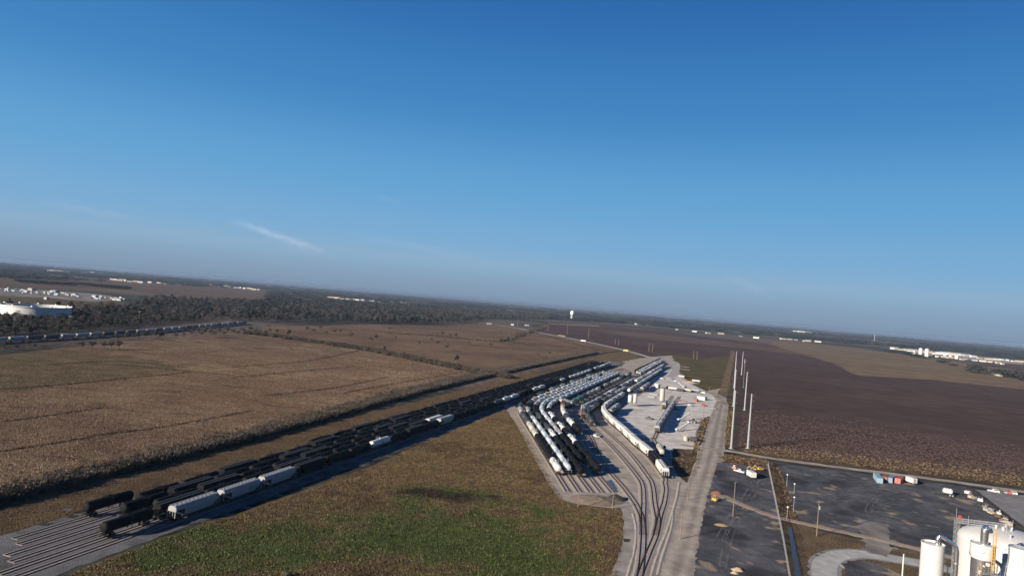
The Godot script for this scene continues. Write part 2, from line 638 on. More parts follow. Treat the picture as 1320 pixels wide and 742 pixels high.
	var col_plough := func(x: float, z: float) -> Color:
		var st := n_mid.get_noise_2d((x * 0.96 + z * 0.28) * 0.06, (z * 0.96 - x * 0.28) * 0.9)
		return mix3(mauve, mauve2, 0.25 + st * 1.1 + n_big.get_noise_2d(x * 0.6, z * 0.6) * 0.8)
	patch("ploughed_field", ragged(pl([690, 427, 705, 416, 772, 419, 850, 427, 930, 436, 990, 443, 1040, 458, 1075, 468, 1105, 484, 1200, 489, 1320, 502, 1600, 535, 1900, 720, 1500, 655, 1320, 622, 1150, 604, 1010, 588, 968, 583, 935, 576, 940, 530, 900, 470, 850, 464, 805, 452, 740, 437]), 20.0, 1.5), 0.03, 14.0, col_plough, M.crop)
	var col_gold := func(x: float, z: float) -> Color:
		var st := n_mid.get_noise_2d((x * 0.93 + z * 0.36) * 0.05, (z * 0.93 - x * 0.36) * 0.6)
		return mix3(gold, Color(0.20, 0.145, 0.105), 0.3 + st * 1.4)
	patch("stubble_field", ragged(pl([990, 443, 1040, 458, 1075, 468, 1105, 484, 1200, 489, 1320, 502, 1600, 535, 1600, 512, 1320, 484, 1270, 472, 1200, 461, 1130, 452, 1060, 444, 1000, 439]), 30.0, 3.0), 0.05, 22.0, col_gold, M.crop)
	patch("stubble_field", ragged(pl([755, 423, 850, 431, 930, 440, 1010, 449, 1040, 458, 960, 449, 880, 441, 800, 432]), 30.0, 4.0), 0.07, 25.0, func(x, z): return mix3(Color(0.24, 0.165, 0.125), mauve2, 0.4 + n_mid.get_noise_2d(x * 0.2, z * 1.2)), M.crop)
	patch("stubble_field", ragged(pl([705, 416, 772, 419, 772, 421, 712, 418]), 30.0, 2.0), 0.08, 25.0, func(x, z): return Color(0.30, 0.22, 0.16), M.crop)
	patch("ploughed_field", ragged(pl([1000, 437, 1060, 441, 1130, 449, 1200, 457, 1320, 478, 1600, 508, 1600, 494, 1320, 469, 1250, 462, 1180, 455, 1110, 447, 1040, 438]), 60.0, 5.0), 0.04, 50.0, func(x, z): return mix3(Color(0.18, 0.125, 0.105), Color(0.15, 0.10, 0.09), 0.5 + n_big.get_noise_2d(x * 0.4, z * 0.4)), M.crop)
	patch("gravel_lot", ragged(pl([1150, 448, 1200, 453, 1260, 459, 1320, 466, 1320, 470, 1240, 463, 1180, 456]), 30.0, 4.0), 0.09, 40.0, func(x, z): return mix3(Color(0.42, 0.39, 0.36), Color(0.22, 0.18, 0.16), 0.4 + n_mid.get_noise_2d(x * 0.5, z * 0.5) * 1.6), M.gravel)
	# weeds between the plough land and the yard road
	patch("grass_lot", ragged(pl([838, 466, 870, 458, 905, 462, 945, 458, 943, 500, 930, 530, 905, 520, 880, 500, 872, 480]), 6.0, 1.5), 0.05, 6.0, func(x, z): return mix3(Color(0.20, 0.145, 0.085), Color(0.13, 0.13, 0.055), 0.35 + n_mid.get_noise_2d(x * 0.6, z * 0.6) * 2.0), M.grass)

	# the grass triangle between the two fans of tracks
	var green := Color(0.098, 0.132, 0.044)
	var dry := Color(0.20, 0.145, 0.083)
	var ochre := Color(0.23, 0.165, 0.085)
	var gc := g2(560, 690)
	var gc2 := g2(300, 700)
	var burn := g2(575, 637)
	col_tri = func(x: float, z: float) -> Color:
		var a := n_big.get_noise_2d(x * 2.4 + 50.0, z * 2.4)
		var b := n_mid.get_noise_2d(x * 1.6, z * 1.6)
		var s := n_small.get_noise_2d(x, z)
		var p := Vector2(x, z)
		var d1 := (p - gc) / Vector2(44.0, 38.0)
		var d2 := (p - gc2) / Vector2(42.0, 26.0)
		var gr := maxf(1.25 - d1.length(), 1.1 - d2.length()) + a * 1.0 + b * 0.75 + s * 0.2
		var k := mix3(mix3(dry, ochre, 0.5 + b * 1.3), green, smoothstep(-0.1, 0.9, gr) * 0.9)
		k = mix3(k, Color(0.12, 0.085, 0.055), smoothstep(0.2, 0.6, -a - b * 0.5) * 0.6)
		var db := (p - burn).rotated(0.05) / Vector2(20.0, 7.0)
		return mix3(k, Color(0.045, 0.036, 0.03), smoothstep(1.15, 0.45, db.length() + b * 0.8) * 0.85)
	patch("meadow", ragged(pl([20, 772, 130, 722, 245, 680, 380, 636, 480, 600, 560, 563, 620, 537, 652, 523, 664, 532, 682, 565, 700, 598, 716, 628, 733, 647, 760, 650, 802, 656, 806, 690, 804, 720, 796, 742, 780, 800, 700, 1000, 60, 1000]), 3.0, 0.5), 0.05, 2.5, col_tri, M.grass)

	make_yard_ground()

func make_yard_ground() -> void:
	var grey := Color(0.25, 0.25, 0.255)
	var bal := func(x: float, z: float) -> Color:
		return mix3(grey, Color(0.14, 0.137, 0.137), 0.4 + n_mid.get_noise_2d(x * 1.4, z * 1.4) * 1.1 + n_small.get_noise_2d(x, z) * 0.5)
	# ballast of the long straight rows
	var lp := PackedVector2Array([yp(-75, -27.5), yp(200, -26.5), yp(420, -27.5), yp(760, -25), yp(800, 4), yp(745, 8.2), yp(320, 8), yp(120, 8.4), yp(-10, 5.2), yp(-75, 5.5)])
	patch("gravel_yard", ragged(lp, 4.0, 0.5), 0.08, 2.5, bal, M.slag)
	# brown verge between ballast and the brush line
	patch("verge", ragged(PackedVector2Array([yp(-120, -28), yp(780, -26), yp(780, -46), yp(-120, -52)]), 5.0, 1.0), 0.065, 5.0, func(x, z): return mix3(Color(0.15, 0.105, 0.066), Color(0.22, 0.155, 0.095), 0.5 + n_mid.get_noise_2d(x * 1.3, z * 1.3) * 1.6), M.grass)
	# fan of curved tracks and the pads beside it
	var tan := Color(0.45, 0.395, 0.335)
	var fan := pl([660, 529, 690, 566, 712, 598, 728, 628, 740, 641, 780, 645, 800, 647, 812, 668, 812, 700, 802, 742, 790, 800, 770, 900, 870, 900, 880, 742, 884, 700, 890, 640, 895, 600, 880, 590, 868, 560, 900, 540, 930, 500, 905, 505, 880, 485, 872, 474, 866, 458, 835, 460, 802, 466])
	var fanp := PackedVector2Array()
	for p in fan: fanp.append(p)
	fanp.append_array(PackedVector2Array([yp(742, 10), yp(320, 7.5)]))
	patch("gravel_yard", ragged(fanp, 4.0, 0.6), 0.07, 4.0, func(x, z): return mix3(tan, Color(0.31, 0.27, 0.235), 0.35 + n_mid.get_noise_2d(x * 1.6, z * 1.6) * 1.3), M.gravel)
	# pale crushed limestone pad of the transloading yard
	patch("limestone_pad", ragged(pl([792, 545, 800, 528, 815, 508, 850, 480, 868, 476, 885, 492, 918, 508, 930, 512, 917, 540, 905, 560, 896, 582, 868, 588, 848, 568, 815, 560]), 4.0, 1.0), 0.085, 4.0, func(x, z): return mix3(Color(0.68, 0.645, 0.60), Color(0.47, 0.44, 0.405), 0.25 + n_mid.get_noise_2d(x * 1.2, z * 2.0) * 1.4 + n_small.get_noise_2d(x, z) * 0.4), M.gravel)
	# gravel lane round the end of the fan
	var lane := smooth_path(pl([656, 522, 676, 552, 698, 590, 718, 624, 735, 643, 765, 649, 800, 652, 850, 650]))
	patch("gravel_lane", ragged(ribbon(lane, 7.5, 6.0), 3.0, 0.35), 0.10, 3.0, func(x, z): return mix3(Color(0.41, 0.36, 0.30), Color(0.33, 0.29, 0.25), 0.4 + n_mid.get_noise_2d(x * 2.0, z * 2.0) * 1.4), M.gravel)
	var lane2 := smooth_path(pl([808, 650, 812, 672, 812, 700, 804, 725, 790, 760, 770, 810]))
	patch("gravel_lane", ragged(ribbon(lane2, 4.5, 4.0), 3.0, 0.3), 0.105, 3.0, func(x, z): return mix3(Color(0.38, 0.35, 0.32), Color(0.29, 0.265, 0.24), 0.4 + n_mid.get_noise_2d(x * 2.0, z * 2.0) * 1.4), M.gravel)
	# dirt road past the yard, out to the highway, and the farm track
	var dirtc := func(x: float, z: float) -> Color:
		return mix3(Color(0.36, 0.315, 0.275), Color(0.26, 0.225, 0.20), 0.4 + n_mid.get_noise_2d(x * 1.5, z * 0.8) * 1.3 + n_small.get_noise_2d(x, z) * 0.3)
	var spine := smooth_path(pl([845, 860, 872, 742, 890, 690, 900, 650, 911, 610, 918, 580, 925, 545, 931, 520]))
	# worn wheel lines run along the road
	var worn := func(x: float, z: float) -> Color:
		var off := 1e9
		for k in spine.size() - 1:
			var q := Geometry2D.get_closest_point_to_segment(Vector2(x, z), spine[k], spine[k + 1])
			var d := (Vector2(x, z) - q)
			if d.length() < absf(off): off = d.length() * signf(d.x)
		var lines := n_small.get_noise_2d(off * 1.1, (x + z) * 0.012) * 1.5 + n_mid.get_noise_2d(x * 1.2, z * 0.8) * 0.8 + n_small.get_noise_2d(x, z) * 0.3
		return mix3(Color(0.43, 0.38, 0.325), Color(0.28, 0.245, 0.215), 0.42 + lines)
	patch("dirt_road", ragged(ribbon(smooth_path(pl([845, 860, 872, 742, 890, 690, 900, 650, 911, 610, 918, 580, 925, 545, 931, 520])), 17.0, 11.0), 4.0, 0.35), 0.095, 0.9, worn, M.gravel)
	patch("dirt_road", ragged(ribbon(smooth_path(pl([931, 522, 928, 512, 915, 506, 890, 502])), 10.0, 9.0), 4.0, 0.6), 0.112, 4.0, dirtc, M.gravel)
	patch("farm_track", ragged(ribbon(smooth_path(pl([931, 515, 935, 495, 941, 472, 944, 460, 945, 452])), 7.0, 9.0), 5.0, 0.8), 0.10, 5.0, func(x, z): return mix3(Color(0.34, 0.25, 0.165), Color(0.25, 0.18, 0.12), 0.5 + n_mid.get_noise_2d(x, z) * 1.4), M.grass)
	patch("dirt_road", ragged(ribbon(smooth_path(pl([878, 573, 910, 578, 945, 582, 990, 590, 1080, 602, 1200, 617, 1320, 634, 1450, 655])), 5.5, 6.5), 4.0, 0.4), 0.118, 4.0, func(x, z): return mix3(Color(0.43, 0.375, 0.31), Color(0.32, 0.27, 0.225), 0.4 + n_mid.get_noise_2d(x * 1.5, z * 1.5) * 1.3), M.gravel)
	patch("highway", ribbon(smooth_path(pl([640, 419, 668, 423, 692, 428, 740, 437, 800, 450, 840, 461, 868, 466, 872, 474, 866, 486])), 16.0, 9.0), 0.12, 12.0, func(x, z): return Color(0.40, 0.385, 0.37), M.concrete)
	for rd in [[876, 622, 873, 640, 869, 655, 864, 672, 858, 690, 850, 710, 842, 735, 836, 760], [816, 662, 820, 680, 819, 705, 813, 730, 806, 752], [868, 660, 866, 680, 860, 700, 853, 722, 848, 742]]:
		var berm := MB.new()
		var bp := smooth_path(pl(rd), 6)
		for k in bp.size() - 1:
			var d0 := (bp[k + 1] - bp[maxi(k - 1, 0)]).normalized()
			var d1 := (bp[mini(k + 2, bp.size() - 1)] - bp[k]).normalized()
			var wa := 0.75 + 0.35 * n_small.get_noise_2d(bp[k].x, bp[k].y)
			var wb := 0.75 + 0.35 * n_small.get_noise_2d(bp[k + 1].x, bp[k + 1].y)
			var na := Vector2(-d0.y, d0.x) * wa
			var nb := Vector2(-d1.y, d1.x) * wb
			berm.quad(v3(bp[k], 0.35 * wa), v3(bp[k] + na, 0.05), v3(bp[k + 1] + nb, 0.05), v3(bp[k + 1], 0.35 * wb))
			berm.quad(v3(bp[k] - na, 0.05), v3(bp[k], 0.35 * wa), v3(bp[k + 1], 0.35 * wb), v3(bp[k + 1] - nb, 0.05))
		struct("ballast_berm", berm.mesh(M.bed_tan))
	# weedy strip between dirt road and the ploughed field, and the weed patch by the junction
	var weed := func(x: float, z: float) -> Color:
		return mix3(Color(0.21, 0.15, 0.085), Color(0.115, 0.08, 0.06), 0.4 + n_mid.get_noise_2d(x * 2.2, z * 2.2) * 1.5)
	patch("verge", ragged(pl([925, 572, 933, 540, 940, 520, 948, 520, 943, 560, 950, 581]), 4.0, 0.8), 0.06, 4.0, weed, M.grass)
	patch("verge", ragged(pl([868, 578, 905, 580, 900, 610, 884, 622, 866, 600]), 3.0, 0.8), 0.09, 3.0, weed, M.grass)
	patch("verge", ragged(pl([893, 580, 897, 560, 905, 540, 917, 535, 908, 560, 902, 578]), 3.0, 0.8), 0.092, 3.0, weed, M.grass)
	patch("verge", ragged(pl([926, 584, 990, 593, 1000, 600, 1003, 612, 985, 600, 950, 600, 924, 596]), 3.0, 0.8), 0.09, 3.0, weed, M.grass)
	patch("verge", ragged(pl([1320, 628, 1150, 608, 1010, 591, 960, 584, 960, 574, 1010, 580, 1160, 597, 1320, 614, 1500, 640, 1500, 660]), 4.0, 1.2), 0.055, 4.0, weed, M.grass)

	# black slag lots with sandy patches
	var slag := func(x: float, z: float) -> Color:
		var st := n_mid.get_noise_2d(x * 1.1, z * 1.1)
		var a := n_big.get_noise_2d(x * 3.4, z * 3.4)
		var f := n_small.get_noise_2d(x * 0.9, z * 0.9)
		var k := mix3(Color(0.112, 0.118, 0.138), Color(0.215, 0.217, 0.232), 0.4 + st * 0.9 + f * 0.5)
		k = mix3(k, Color(0.08, 0.08, 0.09), smoothstep(0.1, 0.5, -a))
		return mix3(k, Color(0.46, 0.375, 0.28), smoothstep(0.40, 0.46, n_mid.get_noise_2d(x * 1.9 + 70.0, z * 1.9) * 0.8 + a * 0.45 + f * 0.22))
	patch("slag_lot", ragged(pl([925, 596, 960, 599, 992, 601, 1000, 640, 1010, 690, 1017, 742, 1030, 900, 900, 900, 895, 742, 902, 690, 912, 640]), 1.3, 0.45), 0.10, 1.1, slag, M.slag)
	patch("slag_lot", ragged(pl([1003, 597, 1100, 609, 1250, 628, 1300, 668, 1330, 700, 1330, 760, 1200, 712, 1120, 696, 1030, 668, 1012, 640]), 1.3, 0.45), 0.10, 1.1, slag, M.slag)
	patch("paved_lot", ragged(pl([1258, 631, 1320, 638, 1420, 655, 1420, 740, 1330, 686]), 4.0, 0.3), 0.103, 5.0, func(x, z): return mix3(Color(0.27, 0.265, 0.265), Color(0.22, 0.215, 0.215), 0.5 + n_mid.get_noise_2d(x, z)), M.concrete)
	for tr in [[1125, 668, 1120, 655, 1135, 640, 1170, 632, 1230, 634], [1128, 668, 1132, 655, 1160, 648, 1210, 652, 1250, 664], [1040, 650, 1080, 640, 1110, 628, 1125, 622], [930, 742, 938, 700, 955, 660, 972, 635, 985, 615], [925, 700, 940, 670, 962, 640, 972, 622], [1060, 612, 1100, 622, 1160, 632, 1240, 640]]:
		var mid := smooth_path(pl(tr))
		for off in [-0.95, 0.95]:
			var q := PackedVector2Array()
			for k in mid.size():
				var d := (mid[mini(k + 1, mid.size() - 1)] - mid[maxi(k - 1, 0)]).normalized()
				q.append(mid[k] + Vector2(-d.y, d.x) * off)
			patch("wheel_track", ragged(ribbon(q, 0.5, 0.5), 1.5, 0.12), 0.108, 1.5, func(x, z): return mix3(Color(0.25, 0.25, 0.25), Color(0.13, 0.13, 0.14), 0.5 + n_mid.get_noise_2d(x * 2.0, z * 2.0) * 1.5), M.slag)
	# ground round the tank farm
	patch("verge", ragged(pl([1018, 672, 1060, 685, 1150, 705, 1220, 722, 1400, 770, 1400, 950, 1060, 950, 1042, 742]), 3.0, 0.6), 0.09, 2.5, func(x, z): return mix3(Color(0.26, 0.19, 0.11), Color(0.17, 0.13, 0.095), 0.4 + n_mid.get_noise_2d(x * 2.5, z * 2.5) * 1.4), M.grass)
	var loop := smooth_path(pl([1090, 830, 1072, 770, 1063, 740, 1066, 724, 1082, 716, 1110, 714, 1150, 720, 1200, 729, 1260, 742, 1340, 762]))
	patch("service_road", ragged(ribbon(loop, 9.6, 8.6), 3.0, 0.2), 0.115, 3.0, func(x, z): return mix3(Color(0.30, 0.30, 0.30), Color(0.24, 0.24, 0.24), 0.5 + n_mid.get_noise_2d(x * 3.0, z * 3.0)), M.gravel)
	patch("service_road", ribbon(loop, 7.2, 6.4), 0.125, 3.0, func(x, z): return mix3(Color(0.47, 0.47, 0.455), Color(0.40, 0.40, 0.39), 0.5 + n_mid.get_noise_2d(x * 2.0, z * 2.0)), M.concrete)
	patch("slag_lot", ragged(pl([1085, 726, 1110, 722, 1140, 730, 1160, 742, 1170, 800, 1100, 800, 1092, 745]), 2.0, 0.8), 0.13, 1.1, slag, M.slag)
	patch("gravel_lane", ragged(ribbon(smooth_path(pl([1131, 716, 1130, 700, 1128, 685, 1124, 672])), 6.5, 11.0), 2.0, 1.0), 0.135, 2.0, func(x, z): return mix3(Color(0.30, 0.275, 0.25), Color(0.17, 0.16, 0.155), 0.4 + n_mid.get_noise_2d(x * 3.0, z * 1.0) * 1.3), M.gravel)
	# spur embankment
	patch("gravel_lane", ragged(ribbon(pl([922, 636, 960, 652, 1000, 667, 1060, 680, 1130, 695, 1200, 712, 1290, 735]), 4.6, 4.6), 2.0, 0.5), 0.14, 2.0, func(x, z): return mix3(Color(0.40, 0.35, 0.28), Color(0.30, 0.25, 0.2), 0.4 + n_mid.get_noise_2d(x * 3.0, z * 3.0) * 1.4), M.gravel)
	# ditch with standing water, its banks, and the puddle at the end of the fan
	patch("verge", ragged(ribbon(pl([996, 600, 1005, 625, 1012, 650, 1018, 672, 1030, 742, 1045, 830]), 6.0, 6.0), 2.0, 0.8), 0.12, 2.0, func(x, z): return mix3(Color(0.13, 0.095, 0.065), Color(0.20, 0.145, 0.09), 0.5 + n_mid.get_noise_2d(x * 3.0, z * 3.0) * 1.4), M.grass)
	var ditch := MB.new()
	flat(ditch, ragged(ribbon(pl([1018, 680, 1022, 700, 1029, 742, 1041, 820]), 1.3, 1.7), 2.0, 0.2), 0.145)
	struct("ditch_water", ditch.mesh(M.water))
	var pud := MB.new()
	flat(pud, ragged(pl([779, 620, 788, 618, 793, 627, 797, 634, 790, 635, 784, 629]), 1.5, 0.5), 0.115)
	struct("puddle", pud.mesh(M.water))

func flat(mb: MB, poly: PackedVector2Array, y: float) -> void:
	var t := Geometry2D.triangulate_polygon(poly)
	for k in range(0, t.size(), 3):
		var a := v3(poly[t[k]], y)
		var b := v3(poly[t[k + 1]], y)
		var c := v3(poly[t[k + 2]], y)
		if (b - a).cross(c - a).y < 0.0: mb.tri(a, c, b)
		else: mb.tri(a, b, c)


# ---------- tracks ----------
const RAIL_TOP := 0.36
var tie_mesh: ArrayMesh

func track(path: PackedVector2Array, label: String, group := "", ties := true) -> void:
	var t := thing("railway_track", label, "railway track", Vector3.ZERO, 0.0, group)
	for side in [-1.0, 1.0]:
		var mb := MB.new()
		for k in path.size() - 1:
			var d0 := (path[k + 1] - path[maxi(k - 1, 0)]).normalized()
			var d1 := (path[mini(k + 2, path.size() - 1)] - path[k]).normalized()
			var a: Vector2 = path[k] + Vector2(-d0.y, d0.x) * 0.76 * side
			var b: Vector2 = path[k + 1] + Vector2(-d1.y, d1.x) * 0.76 * side
			var na := Vector2(-d0.y, d0.x) * 0.075
			var nb := Vector2(-d1.y, d1.x) * 0.075
			var lo := RAIL_TOP - 0.19
			mb.quad(v3(a - na, RAIL_TOP), v3(a + na, RAIL_TOP), v3(b + nb, RAIL_TOP), v3(b - nb, RAIL_TOP))
			mb.quad(v3(a + na, lo), v3(b + nb, lo), v3(b + nb, RAIL_TOP), v3(a + na, RAIL_TOP))
			mb.quad(v3(b - nb, lo), v3(a - na, lo), v3(a - na, RAIL_TOP), v3(b - nb, RAIL_TOP))
		obj("rail", mb.mesh(M.rail), t)
	if not ties: return
	var bed := MB.new()
	for k in path.size() - 1:
		var d0 := (path[k + 1] - path[maxi(k - 1, 0)]).normalized()
		var d1 := (path[mini(k + 2, path.size() - 1)] - path[k]).normalized()
		var na := Vector2(-d0.y, d0.x)
		var nb := Vector2(-d1.y, d1.x)
		var a := path[k]
		var b := path[k + 1]
		mb_strip(bed, a - na * 1.45, a + na * 1.45, b + nb * 1.45, b - nb * 1.45, 0.165, 0.165)
		mb_strip(bed, a + na * 1.45, a + na * 2.0, b + nb * 2.0, b + nb * 1.45, 0.165, 0.05)
		mb_strip(bed, a - na * 2.0, a - na * 1.45, b - nb * 1.45, b - nb * 2.0, 0.05, 0.165)
	obj("ballast_bed", bed.mesh(M.bed if path[0].x < 0.0 else M.bed_tan), t)
	var list := []
	var step := 0.56
	var left := 0.0
	for k in path.size() - 1:
		var l := path[k].distance_to(path[k + 1])
		var d := (path[k + 1] - path[k]) / l
		while left < l:
			var p := path[k] + d * left
			var f := 0.75 + 0.5 * rng.randf()
			list.append([Transform3D(Basis(Vector3.UP, atan2(-d.x, -d.y) + rng.randf_range(-0.02, 0.02)), v3(p, RAIL_TOP - 0.27)), Color(f, f * rng.randf_range(0.94, 1.0), f * rng.randf_range(0.86, 1.0))])
			left += step
		left -= l
	scatter("ties", tie_mesh, list, t)


func mb_strip(mb: MB, a: Vector2, b: Vector2, c: Vector2, d: Vector2, y0: float, y1: float) -> void:
	# a, d at height y0 and b, c at height y1; faces up
	mb.quad(v3(a, y0), v3(b, y1), v3(c, y1), v3(d, y0))


# ---------- cars ----------
const CAR := {"tank": 17.3, "hopper": 19.3}
var protos := {}

func tank_profile(l: float, r: float) -> Array:
	return [Vector2(0, 0.01), Vector2(0.04, r * 0.38), Vector2(0.16, r * 0.68), Vector2(0.36, r * 0.88), Vector2(0.62, r * 0.98), Vector2(0.85, r), Vector2(l * 0.5, r), Vector2(l - 0.85, r), Vector2(l - 0.62, r * 0.98), Vector2(l - 0.36, r * 0.88), Vector2(l - 0.16, r * 0.68), Vector2(l - 0.04, r * 0.38), Vector2(l, 0.01)]

func add_bogie(mb: MB, z: float) -> void:
	for s in [-1.0, 1.0]:
		mb.box(Vector3(1.0 * s, 0.52, z), Vector3(0.16, 0.26, 2.3))
		mb.box(Vector3(1.0 * s, 0.50, z), Vector3(0.2, 0.5, 0.7))
		for e in [-0.88, 0.88]:
			mb.tube(Vector3(0.68 * s, 0.46, z + e), Vector3(0.82 * s, 0.46, z + e), 0.46, 0.46, 12)
	mb.box(Vector3(0, 0.62, z), Vector3(2.0, 0.28, 0.5))
	for e in [-0.88, 0.88]: mb.tube(Vector3(-0.68, 0.46, z + e), Vector3(0.68, 0.46, z + e), 0.09, 0.09, 6, false)

func tank_parts(body: Material) -> Array:
	# [name, builder, material]; the car runs along z, y = 0 is the top of the rail
	var tank := MB.new()
	tank.lathe(Vector3(0, 2.78, -7.95), Vector3.BACK, tank_profile(15.9, 1.5), 22)
	for z in [-5.6, 5.6]: tank.lathe(Vector3(0, 2.78, z - 0.12), Vector3.BACK, [Vector2(0, 1.5), Vector2(0, 1.525), Vector2(0.24, 1.525), Vector2(0.24, 1.5)], 22)
	var sills := []
	for s in [-1.0, 1.0]:
		var frame := MB.new()
		frame.box(Vector3(0, 1.02, s * 6.6), Vector3(0.55, 0.42, 3.6))
		frame.box(Vector3(0, 1.28, s * 5.6), Vector3(2.6, 0.34, 0.5))
		frame.box(Vector3(0, 1.02, s * 8.1), Vector3(2.9, 0.12, 0.75))
		frame.box(Vector3(0, 0.88, s * 8.55), Vector3(0.3, 0.3, 0.55))
		sills.append(frame)
	var manway := MB.new()
	manway.tube(Vector3(0, 4.2, 0), Vector3(0, 4.62, 0), 0.34, 0.34, 14)
	manway.tube(Vector3(0, 4.62, 0), Vector3(0, 4.68, 0), 0.4, 0.36, 14)
	var valves := []
	for q in [Vector3(0.1, 0, 0.75), Vector3(-0.15, 0, -0.8), Vector3(0.2, 0, -1.15)]:
		var vl := MB.new()
		vl.tube(Vector3(q.x, 4.2, q.z), Vector3(q.x, 4.5, q.z), 0.12, 0.1, 8)
		valves.append(vl)
	var walk := MB.new()
	for s in [-1.0, 1.0]:
		walk.box(Vector3(0.86 * s, 4.22, 0), Vector3(0.5, 0.05, 3.2))
		for z in [-1.55, 0.0, 1.55]: walk.bar(Vector3(1.1 * s, 4.2, z), Vector3(1.1 * s, 5.0, z), 0.06, 0.06)
		walk.bar(Vector3(1.1 * s, 5.0, -1.58), Vector3(1.1 * s, 5.0, 1.58), 0.06, 0.06)
		walk.bar(Vector3(1.1 * s, 4.62, -1.58), Vector3(1.1 * s, 4.62, 1.58), 0.05, 0.05)
	var ladders := []
	for s in [-1.0, 1.0]:
		var ld := MB.new()
		for z in [-0.25, 0.25]: ld.bar(Vector3(1.58 * s, 0.9, z), Vector3(1.58 * s, 4.25, z), 0.06, 0.06)
		for k in 11: ld.bar(Vector3(1.58 * s, 1.0 + k * 0.31, -0.25), Vector3(1.58 * s, 1.0 + k * 0.31, 0.25), 0.04, 0.04)
		ladders.append(ld)
	var rails := []
	for s in [-1.0, 1.0]:
		var rl := MB.new()
		for x in [-1.4, 1.4]: rl.bar(Vector3(x, 1.05, s * 8.4), Vector3(x, 2.1, s * 8.4), 0.06, 0.06)
		rl.bar(Vector3(-1.4, 2.1, s * 8.4), Vector3(1.4, 2.1, s * 8.4), 0.06, 0.06)
		for x in [-1.4, 1.4]: rl.bar(Vector3(x, 2.1, s * 8.4), Vector3(x, 1.9, s * 6.9), 0.06, 0.06)
		rails.append(rl)
	var outlet := MB.new()
	outlet.tube(Vector3(0, 1.35, 0), Vector3(0, 0.75, 0), 0.3, 0.2, 10)
	var b1 := MB.new()
	add_bogie(b1, -5.6)
	var b2 := MB.new()
	add_bogie(b2, 5.6)
	return [["tank", tank, body], ["stub_sill", sills[0], M.under], ["stub_sill", sills[1], M.under], ["manway", manway, body], ["valve", valves[0], body], ["valve", valves[1], body], ["valve", valves[2], body], ["walkway", walk, M.galv if body == M.white or body == M.silver else body], ["ladder", ladders[0], M.under], ["ladder", ladders[1], M.under], ["end_railing", rails[0], body], ["end_railing", rails[1], body], ["outlet", outlet, M.under], ["bogie", b1, M.under], ["bogie", b2, M.under]]

